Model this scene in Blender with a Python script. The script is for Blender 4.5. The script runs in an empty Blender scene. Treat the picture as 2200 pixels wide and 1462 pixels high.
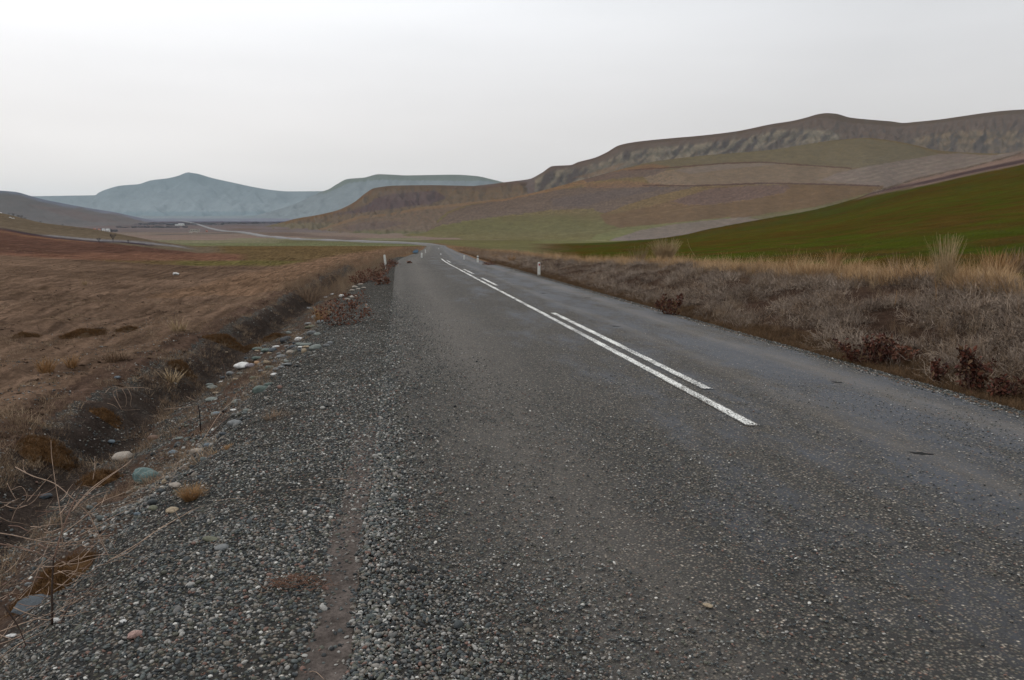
import bpy, math, random
import numpy as np
from mathutils import Vector, Matrix

rad = math.radians
rnd = random.Random(7)
rs = np.random.RandomState(11)
SC = bpy.context.scene
COL = SC.collection

# ------------------------------------------------------------------ camera
CAMZ = 1.6
FPX = 1671.0                     # focal length in photo pixels (2200 wide)
CX, CY = 1100.0, 731.0
HORIZON = 490.0
PITCH = math.atan((CY - HORIZON) / FPX)
YAW = math.atan(245.0 * math.cos(PITCH) / FPX)   # camera turned right of the road direction (+Y)
cam_d = bpy.data.cameras.new('camera')
cam = bpy.data.objects.new('camera', cam_d)
COL.objects.link(cam)
cam.location = (0, 0, CAMZ)
cam.rotation_euler = (math.pi / 2 - PITCH, 0, -YAW)
cam_d.sensor_fit = 'HORIZONTAL'
cam_d.sensor_width = 36.0
cam_d.lens = 36.0 * FPX / 2200.0
cam_d.clip_start = 0.05
cam_d.clip_end = 60000
SC.camera = cam

# ------------------------------------------------------------------ world, sun, exposure
SUN_EL, SUN_AZ = 42.0, -60.0     # azimuth measured from +Y towards +X
world = bpy.data.worlds.new("World")
SC.world = world
world.use_nodes = True
nt = world.node_tree
for n in list(nt.nodes):
    nt.nodes.remove(n)


def N(nt, t, **kw):
    n = nt.nodes.new(t)
    for k, v in kw.items():
        setattr(n, k, v)
    return n


wo = N(nt, 'ShaderNodeOutputWorld')
bg = N(nt, 'ShaderNodeBackground')
bg.inputs['Strength'].default_value = 0.1
sky = N(nt, 'ShaderNodeTexSky', sky_type='NISHITA')
sky.sun_disc = False
sky.sun_elevation = rad(SUN_EL)
sky.sun_rotation = rad(SUN_AZ)
sky.air_density = 1.0
sky.dust_density = 3.0
tc = N(nt, 'ShaderNodeTexCoord')
sep = N(nt, 'ShaderNodeSeparateXYZ')
nt.links.new(tc.outputs['Generated'], sep.inputs[0])
# cloud deck: grey-pink at the horizon, brighter overhead and towards the veiled sun
r1 = N(nt, 'ShaderNodeValToRGB')
r1.color_ramp.elements[0].position = 0.0
r1.color_ramp.elements[0].color = (8.3, 7.75, 7.45, 1)
r1.color_ramp.elements[1].position = 1.0
r1.color_ramp.elements[1].color = (10.2, 10.5, 10.7, 1)
e = r1.color_ramp.elements.new(0.12)
e.color = (8.65, 8.3, 8.15, 1)
e = r1.color_ramp.elements.new(0.30)
e.color = (9.9, 10.05, 10.3, 1)
nt.links.new(sep.outputs['Z'], r1.inputs[0])
sunv = Vector((math.sin(rad(SUN_AZ)) * math.cos(rad(SUN_EL)), math.cos(rad(SUN_AZ)) * math.cos(rad(SUN_EL)), math.sin(rad(SUN_EL))))
dot = N(nt, 'ShaderNodeVectorMath', operation='DOT_PRODUCT')
dot.inputs[1].default_value = sunv
nt.links.new(tc.outputs['Generated'], dot.inputs[0])
mr = N(nt, 'ShaderNodeMapRange')
mr.inputs['From Min'].default_value = 0.1
mr.inputs['From Max'].default_value = 0.95
mr.inputs['To Min'].default_value = 0.87
mr.inputs['To Max'].default_value = 1.32
nt.links.new(dot.outputs['Value'], mr.inputs['Value'])
mp = N(nt, 'ShaderNodeMapping')
mp.inputs['Scale'].default_value = (1.2, 1.2, 7.0)
nt.links.new(tc.outputs['Generated'], mp.inputs[0])
nz = N(nt, 'ShaderNodeTexNoise')
nz.inputs['Scale'].default_value = 1.6
nz.inputs['Detail'].default_value = 4
nt.links.new(mp.outputs[0], nz.inputs['Vector'])
mr2 = N(nt, 'ShaderNodeMapRange')
mr2.inputs['From Min'].default_value = 0.3
mr2.inputs['From Max'].default_value = 0.7
mr2.inputs['To Min'].default_value = 0.955
mr2.inputs['To Max'].default_value = 1.045
nt.links.new(nz.outputs['Fac'], mr2.inputs['Value'])
mm = N(nt, 'ShaderNodeMath', operation='MULTIPLY')
nt.links.new(mr.outputs[0], mm.inputs[0])
nt.links.new(mr2.outputs[0], mm.inputs[1])
sc_ = N(nt, 'ShaderNodeVectorMath', operation='SCALE')
nt.links.new(r1.outputs['Color'], sc_.inputs[0])
nt.links.new(mm.outputs[0], sc_.inputs['Scale'])
mx = N(nt, 'ShaderNodeMix', data_type='RGBA')
mx.inputs['Factor'].default_value = 0.93
nt.links.new(sky.outputs[0], mx.inputs['A'])
nt.links.new(sc_.outputs[0], mx.inputs['B'])
nt.links.new(mx.outputs['Result'], bg.inputs['Color'])
nt.links.new(bg.outputs[0], wo.inputs['Surface'])

sd = bpy.data.lights.new('sun', 'SUN')
sd.energy = 0.7
sd.angle = rad(25)
sd.color = (1.0, 0.95, 0.88)
sun = bpy.data.objects.new('sun', sd)
COL.objects.link(sun)
sun.rotation_euler = (-sunv).to_track_quat('-Z', 'Y').to_euler()

SC.view_settings.view_transform = 'Standard'
SC.view_settings.look = 'None'
SC.view_settings.exposure = 0.0
SC.view_settings.gamma = 1.0
SC.view_settings.use_curve_mapping = False
SC.render.engine = 'CYCLES'
SC.cycles.max_bounces = 4
SC.cycles.diffuse_bounces = 2
SC.cycles.volume_bounces = 0
SC.cycles.use_denoising = True

# ------------------------------------------------------------------ geometry of the view, used to turn photo sightings into places on the land
SP, CP = math.sin(PITCH), math.cos(PITCH)
SY, CYW = math.sin(YAW), math.cos(YAW)
Fw = np.array([SY * CP, CYW * CP, -SP])
Rt = np.array([CYW, -SY, 0.0])
Up = np.cross(Rt, Fw)
FH = FPX / CP
ORI = np.array([0, 0, CAMZ])


def ray(p, y):
    return Fw * FPX + Rt * (p - CX) + Up * (CY - y)


def unproj(p, y, D):
    d = ray(p, y)
    return ORI + d * (D / (d[0] * SY + d[1] * CYW))


def unproj_v(p, y, D):
    d = Fw[None] * FPX + Rt[None] * (p - CX)[:, None] + Up[None] * (CY - y)[:, None]
    t = D / (d[:, 0] * SY + d[:, 1] * CYW)
    return ORI + d * t[:, None]


def proj_v(P):
    q = P - ORI
    z = np.maximum(q @ Fw, 0.05)
    return CX + FPX * (q @ Rt) / z, CY - FPX * (q @ Up) / z


# ------------------------------------------------------------------ noise
_perm = np.random.RandomState(3).permutation(512).astype(np.int64)
_perm = np.concatenate([_perm, _perm])
_ang = np.random.RandomState(4).rand(512) * 2 * np.pi
_gx, _gy = np.cos(_ang), np.sin(_ang)


def perlin(x, y, seed=0):
    xi = np.floor(x).astype(np.int64)
    yi = np.floor(y).astype(np.int64)
    fx, fy = x - xi, y - yi
    u = fx * fx * fx * (fx * (fx * 6 - 15) + 10)
    v = fy * fy * fy * (fy * (fy * 6 - 15) + 10)

    def g(ix, iy, dx, dy):
        h = _perm[(_perm[(ix + seed * 57) & 511] + iy) & 511]
        return _gx[h] * dx + _gy[h] * dy
    a = g(xi, yi, fx, fy)
    b = g(xi + 1, yi, fx - 1, fy)
    c = g(xi, yi + 1, fx, fy - 1)
    d = g(xi + 1, yi + 1, fx - 1, fy - 1)
    return (a + u * (b - a)) * (1 - v) + (c + u * (d - c)) * v


def fbm(x, y, oct=4, seed=0, gain=0.5):
    r = 0
    a = 1.0
    for i in range(oct):
        r = r + a * perlin(x * 2 ** i + 13.7 * i, y * 2 ** i - 7.1 * i, seed + i)
        a *= gain
    return r * 1.4


def sstep(a, b, x):
    t = np.clip((x - a) / (b - a), 0, 1)
    return t * t * (3 - 2 * t)


def hermite(xs, ys):
    xs = np.array(xs, float)
    ys = np.array(ys, float)
    d = np.diff(ys) / np.diff(xs)
    m = np.zeros_like(ys)
    m[0], m[-1] = d[0], d[-1]
    for i in range(1, len(xs) - 1):
        m[i] = 0 if d[i - 1] * d[i] <= 0 else 2 * d[i - 1] * d[i] / (d[i - 1] + d[i])

    def f(x):
        x = np.clip(x, xs[0], xs[-1])
        i = np.clip(np.searchsorted(xs, x, side='right') - 1, 0, len(xs) - 2)
        h = xs[i + 1] - xs[i]
        t = (x - xs[i]) / h
        t2, t3 = t * t, t * t * t
        return ((2 * t3 - 3 * t2 + 1) * ys[i] + (t3 - 2 * t2 + t) * h * m[i] +
                (-2 * t3 + 3 * t2) * ys[i + 1] + (t3 - t2) * h * m[i + 1])
    return f


# ------------------------------------------------------------------ the lie of the land
base_f = hermite([0, 12, 28, 49, 80, 116, 200, 300, 400, 550, 800, 1100, 1500, 2000, 3000, 4500, 6500, 10000],
                 [0, -.12, -.31, -.56, -1.14, -1.9, -3.3, -4.3, -5.2, -6.3, -6.1, -5, -2, 6.4, 28.5, 66, 118, 180])
xc_f = hermite([-40, 0, 45, 55, 80, 116, 160, 200], [2.65, 2.65, 2.65, 2.8, 4.0, 5.7, 7.9, 9.5])
HALF = 2.85
left_f = hermite([-3, 0, .9, 1.25, 1.7, 2.1, 2.7, 3.1, 3.55, 4.1, 5.0, 8, 15, 30], [0, -.005, -.05, -.14, -.38, -.58, -.80, -.93, -.64, -.48, -.54, -.62, -.66, -.6])
right_f = hermite([-3, 0, .25, .6, 1.0, 2.1, 3.3, 4.1, 30], [0, -.01, -.04, -.12, -.06, .30, .62, .74, .78])
bank_k = hermite([0, 12, 20, 27, 42, 80, 150, 200], [1, 1, .85, .72, .32, .2, 0.1, 0])
# green hillside to the right, given by its crest (bearing, height in view, distance)
_hr = [(1100, 549, 90), (1137, 547, 100), (1200, 542, 140), (1300, 530, 200), (1362, 520, 260), (1400, 516, 280), (1462, 506, 300), (1512, 495, 310),
       (1650, 468, 320), (1750, 450, 318), (1825, 431, 315), (1867, 417, 312), (1925, 399, 310), (1975, 383, 310), (2075, 361, 312), (2200, 330, 315), (2500, 262, 315), (4000, 200, 300)]
hr_y = hermite([a[0] for a in _hr], [a[1] for a in _hr])
hr_d = hermite([a[0] for a in _hr], [a[2] for a in _hr])
_hl = [(-1500, 430, 330), (-300, 447, 310), (0, 458, 300), (50, 469, 290), (100, 480, 280), (150, 488, 270), (200, 495, 260), (250, 503, 250), (290, 511, 235),
       (330, 520, 220), (380, 529, 200), (430, 539, 180), (480, 541, 160)]
hl_y = hermite([a[0] for a in _hl], [a[1] for a in _hl])
hl_d = hermite([a[0] for a in _hl], [a[2] for a in _hl])


def H0(x, y):
    """height of the ground at world x, y (numpy arrays)"""
    x = np.asarray(x, float)
    y = np.asarray(y, float)
    D = x * SY + y * CYW
    L = x * CYW - y * SY
    r = np.hypot(x, y)
    Dp = np.maximum(D, 0)
    Dr = np.maximum(Dp, r * 0.72)
    q = CX + FH * L / np.maximum(Dr, 0.5)
    z = base_f(np.where(D > -20, Dr, 0) * np.clip((D + 20) / 30, 0, 1))
    s = x - xc_f(np.clip(y, -40, 200))
    near = 1 - sstep(90, 190, y)
    sl = -(s + HALF)
    sr = s - HALF
    kl = near * (1 - .75 * sstep(40, 110, y))
    z = z + np.where(sl > 0, left_f(np.clip(sl, 0, 30)) * kl, 0)
    kr = bank_k(np.clip(y, 0, 200))
    z = z + np.where(sr > 0, right_f(np.clip(sr, 0, 30)) * np.where(sr < .8, np.maximum(kr, near * .5), kr), 0)
    # right hillside
    w = sstep(1090, 1160, q)
    Dc = hr_d(q)
    zc = CAMZ + (HORIZON - hr_y(q)) * Dc / FH
    A = (zc - base_f(Dc)) * w
    lead = np.clip(1 - 9.6 / np.maximum(x, 9.6), 0, 1)
    xc_ = np.maximum(x * Dc / np.maximum(Dr, 1), 15)
    t = np.clip(Dr / Dc * lead / np.clip(1 - 9.6 / xc_, .3, 1), 0, 1)
    fall = 1 - sstep(Dc, Dc + 170, Dr)
    z = z + A * (t ** 1.25) * fall
    # left hillside
    w = 1 - sstep(430, 480, q)
    Dc = hl_d(q)
    zc = CAMZ + (HORIZON - hl_y(q)) * Dc / FH
    A = (zc - base_f(Dc)) * w
    t = np.clip(Dr / Dc, 0, 1)
    fall = 1 - sstep(Dc, Dc + 190, Dr)
    z = z + A * (t ** 1.7) * fall
    # unevenness
    off = np.maximum(sl, sr)
    m = sstep(0.2, 2.5, off)
    lf = sstep(.3, 1.5, sl)
    z = z + m * (.05 * fbm(x / 1.3, y / 1.3, 3, 5) + .10 * fbm(x / 6, y / 6, 2, 8) * sstep(3, 9, off))
    z = z + lf * (.045 * fbm(x / .35, y / .35, 3, 9) + .10 * fbm(x / .9 + 4, y / 1.6, 2, 12) * sstep(1.5, 3, sl)) * (1 - sstep(30, 60, r))
    z = z + sstep(1.0, 2.0, sr) * (1 - sstep(4, 6, sr)) * .14 * fbm(x / 1.1, y / 1.6, 3, 21) * (1 - sstep(60, 110, r))
    z = z + .6 * fbm(x / 60, y / 60, 2, 30) * sstep(60, 250, r) * (1 - np.exp(-(off / 40) ** 2)) * (1 - sstep(330, 500, r) * .2)
    return z


# mossy hummocks and hollows swell the ground a little
def H(x, y):
    return H0(x, y)


def hit(p, y, lo=1.2, hi=9000):
    """where the line of sight through photo pixel (p, y) meets the ground"""
    d = ray(p, y)
    d = d / (d[0] * SY + d[1] * CYW)
    Ds = np.exp(np.linspace(math.log(lo), math.log(hi), 2500))
    P = ORI + d[None] * Ds[:, None]
    below = P[:, 2] < H(P[:, 0], P[:, 1])
    i = int(np.argmax(below)) if below.any() else len(Ds) - 1
    a, b = Ds[max(i - 1, 0)], Ds[i]
    for _ in range(18):
        m = (a + b) / 2
        Q = ORI + d * m
        if Q[2] < float(H(Q[0], Q[1])):
            b = m
        else:
            a = m
    Q = ORI + d * b
    return Vector((Q[0], Q[1], float(H(Q[0], Q[1])))), b


# ------------------------------------------------------------------ object helpers
def tag(o, label=None, cat=None, group=None, kind=None):
    if label:
        o['label'] = label
    if cat:
        o['category'] = cat
    if group:
        o['group'] = group
    if kind:
        o['kind'] = kind
    return o


def empty(name, loc, rz=0.0):
    o = bpy.data.objects.new(name, None)
    COL.objects.link(o)
    o.location = loc
    o.rotation_euler = (0, 0, rz)
    o.empty_display_size = 0.1
    return o


def mesh_from(name, V, Fc, smooth=True):
    me = bpy.data.meshes.new(name)
    V = np.asarray(V, dtype=np.float32)
    if isinstance(Fc, np.ndarray):
        k = Fc.shape[1]
        nf = len(Fc)
        me.vertices.add(len(V))
        me.vertices.foreach_set('co', V.ravel())
        me.loops.add(nf * k)
        me.loops.foreach_set('vertex_index', Fc.astype(np.int32).ravel())
        me.polygons.add(nf)
        me.polygons.foreach_set('loop_start', np.arange(0, nf * k, k, dtype=np.int32))
        me.polygons.foreach_set('loop_total', np.full(nf, k, dtype=np.int32))
        me.update(calc_edges=True)
    else:
        me.from_pydata([tuple(map(float, v)) for v in V], [], Fc)
        me.update()
    me.polygons.foreach_set('use_smooth', np.full(len(me.polygons), smooth, dtype=bool))
    return me


def obj(name, me, mat=None, parent=None, loc=None):
    o = bpy.data.objects.new(name, me)
    COL.objects.link(o)
    if mat and not me.materials:
        me.materials.append(mat)
    if parent:
        o.parent = parent
    if loc is not None:
        o.location = loc
    return o


def set_attr(me, name, arr, typ='FLOAT_COLOR'):
    a = me.attributes.new(name, typ, 'POINT')
    if typ == 'FLOAT_COLOR':
        c = np.ones((len(arr), 4), np.float32)
        c[:, :arr.shape[1]] = arr
        a.data.foreach_set('color', c.ravel())
    elif typ == 'FLOAT_VECTOR':
        a.data.foreach_set('vector', np.asarray(arr, np.float32).ravel())
    else:
        a.data.foreach_set('value', np.asarray(arr).ravel())


def grid_faces(nr, nc, wrap=False):
    i = np.arange(nr - 1)[:, None]
    j = np.arange(nc if wrap else nc - 1)[None]
    j2 = (j + 1) % nc
    return np.stack([i * nc + j, i * nc + j2, (i + 1) * nc + j2, (i + 1) * nc + j], -1).reshape(-1, 4)


class MB:
    """collects simple solids into one mesh"""

    def __init__(s):
        s.v, s.f = [], []

    def add(s, V, Fc):
        o = len(s.v)
        s.v += [tuple(v) for v in V]
        s.f += [tuple(i + o for i in f) for f in Fc]

    def box(s, a, b, taper=1.0):
        (x0, y0, z0), (x1, y1, z1) = a, b
        cx, cy = (x0 + x1) / 2, (y0 + y1) / 2
        V = []
        for z, k in ((z0, 1.0), (z1, taper)):
            V += [(cx + (x - cx) * k, cy + (y - cy) * k, z) for x, y in ((x0, y0), (x1, y0), (x1, y1), (x0, y1))]
        s.add(V, [(3, 2, 1, 0), (4, 5, 6, 7), (0, 1, 5, 4), (1, 2, 6, 5), (2, 3, 7, 6), (3, 0, 4, 7)])
        return s

    def tube(s, pts, r0, r1, n=5):
        pts = [Vector(p) for p in pts]
        o = len(s.v)
        m = len(pts)
        for i, p in enumerate(pts):
            t = (pts[min(i + 1, m - 1)] - pts[max(i - 1, 0)])
            if t.length < 1e-9:
                t = Vector((0, 0, 1))
            t.normalize()
            u = t.orthogonal().normalized()
            w = t.cross(u)
            r = r0 + (r1 - r0) * i / (m - 1)
            for k in range(n):
                a = 2 * math.pi * k / n
                s.v.append(tuple(p + u * (r * math.cos(a)) + w * (r * math.sin(a))))
        for i in range(m - 1):
            for k in range(n):
                k2 = (k + 1) % n
                s.f.append((o + i * n + k, o + i * n + k2, o + (i + 1) * n + k2, o + (i + 1) * n + k))
        s.f.append(tuple(o + (m - 1) * n + k for k in range(n)))
        s.f.append(tuple(o + k for k in reversed(range(n))))
        return s

    def build(s, name, mat, parent=None, smooth=False, loc=None):
        return obj(name, mesh_from(name, s.v, s.f, smooth), mat, parent, loc)


# ------------------------------------------------------------------ colours
def lin(c):
    c = np.asarray(c, float) / 255.0
    return np.where(c <= .04045, c / 12.92, ((c + .055) / 1.055) ** 2.4)


SIGMA = 5.2e-5
AIR = np.array([.50, .60, .66])
LIT = 0.90


def alb(c, D):
    """base colour of a surface seen in the photo as sRGB c from D metres, after taking out the air in between"""
    D = np.asarray(D, float)
    T = np.exp(-SIGMA * D)[..., None]
    w = (sstep(350, 600, D) * (1 - sstep(2650, 2800, D)) * .46)[..., None]
    c = np.asarray(c, float) * (1 - w) + np.array([95., 87., 77.]) * w
    return np.clip((lin(c) - AIR * (1 - T)) / (T * LIT), .006, .7)


# ------------------------------------------------------------------ materials
def new_mat(name):
    m = bpy.data.materials.new(name)
    m.use_nodes = True
    nt = m.node_tree
    b = nt.nodes['Principled BSDF']
    b.inputs['Roughness'].default_value = 0.9
    b.inputs['Specular IOR Level'].default_value = 0.2
    return m, nt, b


def ramp(nt, stops, interp='LINEAR'):
    r = N(nt, 'ShaderNodeValToRGB')
    cr = r.color_ramp
    cr.interpolation = interp
    while len(cr.elements) > 1:
        cr.elements.remove(cr.elements[-1])
    cr.elements[0].position = stops[0][0]
    cr.elements[0].color = (*stops[0][1], 1) if len(stops[0][1]) == 3 else stops[0][1]
    for p, c in stops[1:]:
        e = cr.elements.new(p)
        e.color = (*c, 1)
    return r


def L(nt, a, b):
    nt.links.new(a, b)


def math_n(nt, op, a, b=None, clamp=False):
    n = N(nt, 'ShaderNodeMath', operation=op)
    n.use_clamp = clamp
    for i, v in enumerate((a, b)):
        if v is None:
            continue
        if isinstance(v, (int, float)):
            n.inputs[i].default_value = v
        else:
            L(nt, v, n.inputs[i])
    return n.outputs[0]


def mix_n(nt, fac, a, b, blend='MIX'):
    n = N(nt, 'ShaderNodeMix', data_type='RGBA')
    n.blend_type = blend
    for i, v in (('Factor', fac), ('A', a), ('B', b)):
        if isinstance(v, (int, float)):
            n.inputs[i].default_value = v
        elif isinstance(v, tuple):
            n.inputs[i].default_value = (*v, 1)
        else:
            L(nt, v, n.inputs[i])
    return n.outputs['Result']


def noise_n(nt, vec, scale, detail=4, rough=.55):
    n = N(nt, 'ShaderNodeTexNoise')
    n.inputs['Scale'].default_value = scale
    n.inputs['Detail'].default_value = detail
    n.inputs['Roughness'].default_value = rough
    if vec is not None:
        L(nt, vec, n.inputs['Vector'])
    return n


def maprange(nt, v, a, b, c=0.0, d=1.0):
    n = N(nt, 'ShaderNodeMapRange')
    n.clamp = True
    L(nt, v, n.inputs['Value'])
    for k, x in zip(('From Min', 'From Max', 'To Min', 'To Max'), (a, b, c, d)):
        n.inputs[k].default_value = x
    return n.outputs[0]


def vmap(nt, vec, scale=(1, 1, 1), rotz=0.0):
    n = N(nt, 'ShaderNodeMapping')
    n.inputs['Scale'].default_value = scale
    n.inputs['Rotation'].default_value = (0, 0, rotz)
    L(nt, vec, n.inputs['Vector'])
    return n.outputs[0]


STONE_STOPS = [(0.0, (.018, .020, .021)), (.16, (.046, .052, .054)), (.32, (.078, .088, .084)), (.46, (.080, .080, .062)), (.58, (.112, .108, .102)),
               (.68, (.14, .12, .098)), (.78, (.20, .185, .165)), (.86, (.145, .085, .066)), (.90, (.27, .26, .24)), (.98, (.50, .48, .44))]


def simple(name, col, rough=.9, spec=.2, var=.25, scale=6.0, bump=.0, bscale=20.0, bdist=.02):
    m, nt, b = new_mat(name)
    t = N(nt, 'ShaderNodeTexCoord')
    nz = noise_n(nt, t.outputs['Object'], scale, 5)
    f = maprange(nt, nz.outputs['Fac'], .3, .7, 1 - var, 1 + var)
    v = N(nt, 'ShaderNodeVectorMath', operation='SCALE')
    v.inputs[0].default_value = col
    L(nt, f, v.inputs['Scale'])
    L(nt, v.outputs[0], b.inputs['Base Color'])
    b.inputs['Roughness'].default_value = rough
    b.inputs['Specular IOR Level'].default_value = spec
    if bump:
        n2 = noise_n(nt, t.outputs['Object'], bscale, 4)
        bp = N(nt, 'ShaderNodeBump')
        bp.inputs['Strength'].default_value = bump
        bp.inputs['Distance'].default_value = bdist
        L(nt, n2.outputs['Fac'], bp.inputs['Height'])
        L(nt, bp.outputs[0], b.inputs['Normal'])
    return m


def inst_mat(name, stops, rough=.85, spec=.2, interp='CONSTANT', var=.2, nscale=60.0, translucent=0):
    """colour picked per instance / object"""
    m, nt, b = new_mat(name)
    oi = N(nt, 'ShaderNodeObjectInfo')
    r = ramp(nt, stops, interp)
    L(nt, oi.outputs['Random'], r.inputs[0])
    g = N(nt, 'ShaderNodeNewGeometry')
    nz = noise_n(nt, g.outputs['Position'], nscale, 2)
    f = maprange(nt, nz.outputs['Fac'], .3, .7, 1 - var, 1 + var)
    v = N(nt, 'ShaderNodeVectorMath', operation='SCALE')
    L(nt, r.outputs['Color'], v.inputs[0])
    L(nt, f, v.inputs['Scale'])
    L(nt, v.outputs[0], b.inputs['Base Color'])
    b.inputs['Roughness'].default_value = rough
    b.inputs['Specular IOR Level'].default_value = spec
    return m


def voro_stones(nt, vec, scale):
    """colour and height of packed small stones"""
    v = N(nt, 'ShaderNodeTexVoronoi', feature='F1')
    v.inputs['Scale'].default_value = scale
    L(nt, vec, v.inputs['Vector'])
    sepc = N(nt, 'ShaderNodeSeparateColor')
    L(nt, v.outputs['Color'], sepc.inputs[0])
    r = ramp(nt, STONE_STOPS, 'CONSTANT')
    L(nt, sepc.outputs[0], r.inputs[0])
    h = maprange(nt, v.outputs['Distance'], 0.15, .62, 1, 0)
    return r.outputs['Color'], h, sepc.outputs[1]


def ground_material():
    m, nt, b = new_mat('earth_and_fields')
    geo = N(nt, 'ShaderNodeNewGeometry')
    P = geo.outputs['Position']
    ca = N(nt, 'ShaderNodeAttribute', attribute_name='land')
    ma = N(nt, 'ShaderNodeAttribute', attribute_name='mask')
    sm = N(nt, 'ShaderNodeSeparateColor')
    L(nt, ma.outputs['Color'], sm.inputs[0])
    grav, streak, fine = sm.outputs[0], sm.outputs[1], sm.outputs[2]
    # multi-scale mottling
    n1 = noise_n(nt, P, .35, 6, .6)
    n2 = noise_n(nt, P, 9.0, 5, .65)
    n3 = noise_n(nt, vmap(nt, P, (4.0, .22, 1), rad(16)), 1.0, 5, .6)
    n4 = noise_n(nt, P, .02, 5, .6)
    n5 = noise_n(nt, P, 55.0, 3, .6)
    f = math_n(nt, 'MULTIPLY', maprange(nt, n1.outputs['Fac'], .3, .7, .78, 1.22), maprange(nt, n2.outputs['Fac'], .3, .7, .62, 1.38))
    f = math_n(nt, 'MULTIPLY', f, maprange(nt, n4.outputs['Fac'], .3, .7, .85, 1.15))
    f = math_n(nt, 'MULTIPLY', f, maprange(nt, n5.outputs['Fac'], .3, .7, .7, 1.3))
    st = maprange(nt, n3.outputs['Fac'], .34, .66, .58, 1.42)
    f = math_n(nt, 'MULTIPLY', f, mix_f(nt, streak, st))
    v = N(nt, 'ShaderNodeVectorMath', operation='SCALE')
    L(nt, ca.outputs['Color'], v.inputs[0])
    L(nt, f, v.inputs['Scale'])
    base = v.outputs[0]
    # hue drift towards straw and rust in patches
    hue = noise_n(nt, vmap(nt, P, (1, .4, 1), rad(16)), .8, 6, .65)
    base = mix_n(nt, math_n(nt, 'MULTIPLY', maprange(nt, hue.outputs['Fac'], .5, .7, 0, .55), fine), base, (.13, .08, .045))
    sc1, h1, _ = voro_stones(nt, P, 48.0)
    sc2, h2, _ = voro_stones(nt, P, 22.0)
    hm = math_n(nt, 'MAXIMUM', h1, math_n(nt, 'MULTIPLY', h2, .0))
    dark = mix_n(nt, h1, (.036, .034, .032), mix_n(nt, 1.0, sc1, (1.3, 1.25, 1.2), 'MULTIPLY'))
    gn = noise_n(nt, P, 3.0, 4, .6)
    gf = maprange(nt, math_n(nt, 'ADD', grav, math_n(nt, 'MULTIPLY', math_n(nt, 'SUBTRACT', gn.outputs['Fac'], .5), math_n(nt, 'MULTIPLY', grav, 2.6))), .25, .6, 0, 1)
    base = mix_n(nt, gf, base, dark)
    L(nt, base, b.inputs['Base Color'])
    bp1 = N(nt, 'ShaderNodeBump')
    bp1.inputs['Strength'].default_value = .9
    bp1.inputs['Distance'].default_value = .03
    L(nt, n2.outputs['Fac'], bp1.inputs['Height'])
    bp2 = N(nt, 'ShaderNodeBump')
    bp2.inputs['Strength'].default_value = .9
    bp2.inputs['Distance'].default_value = .012
    L(nt, math_n(nt, 'ADD', math_n(nt, 'MULTIPLY', h1, gf), n5.outputs['Fac']), bp2.inputs['Height'])
    L(nt, bp1.outputs[0], bp2.inputs['Normal'])
    L(nt, bp2.outputs[0], b.inputs['Normal'])
    b.inputs['Roughness'].default_value = .95
    b.inputs['Specular IOR Level'].default_value = 0.0
    return m


def mix_f(nt, fac, v):
    """1 where fac is 0, v where fac is 1"""
    return math_n(nt, 'ADD', math_n(nt, 'MULTIPLY', fac, v), math_n(nt, 'SUBTRACT', 1.0, fac))


def hill_material():
    m, nt, b = new_mat('distant_slopes')
    geo = N(nt, 'ShaderNodeNewGeometry')
    P = geo.outputs['Position']
    ca = N(nt, 'ShaderNodeAttribute', attribute_name='land')
    n1 = noise_n(nt, P, .02, 7, .62)
    n2 = noise_n(nt, P, .12, 5, .65)
    f = math_n(nt, 'MULTIPLY', maprange(nt, n1.outputs['Fac'], .3, .7, .93, 1.07), maprange(nt, n2.outputs['Fac'], .3, .7, .88, 1.12))
    v = N(nt, 'ShaderNodeVectorMath', operation='SCALE')
    L(nt, ca.outputs['Color'], v.inputs[0])
    L(nt, f, v.inputs['Scale'])
    L(nt, v.outputs[0], b.inputs['Base Color'])
    bp = N(nt, 'ShaderNodeBump')
    bp.inputs['Strength'].default_value = .35
    bp.inputs['Distance'].default_value = 3.0
    L(nt, n2.outputs['Fac'], bp.inputs['Height'])
    L(nt, bp.outputs[0], b.inputs['Normal'])
    b.inputs['Roughness'].default_value = 1
    b.inputs['Specular IOR Level'].default_value = .0
    return m


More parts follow.
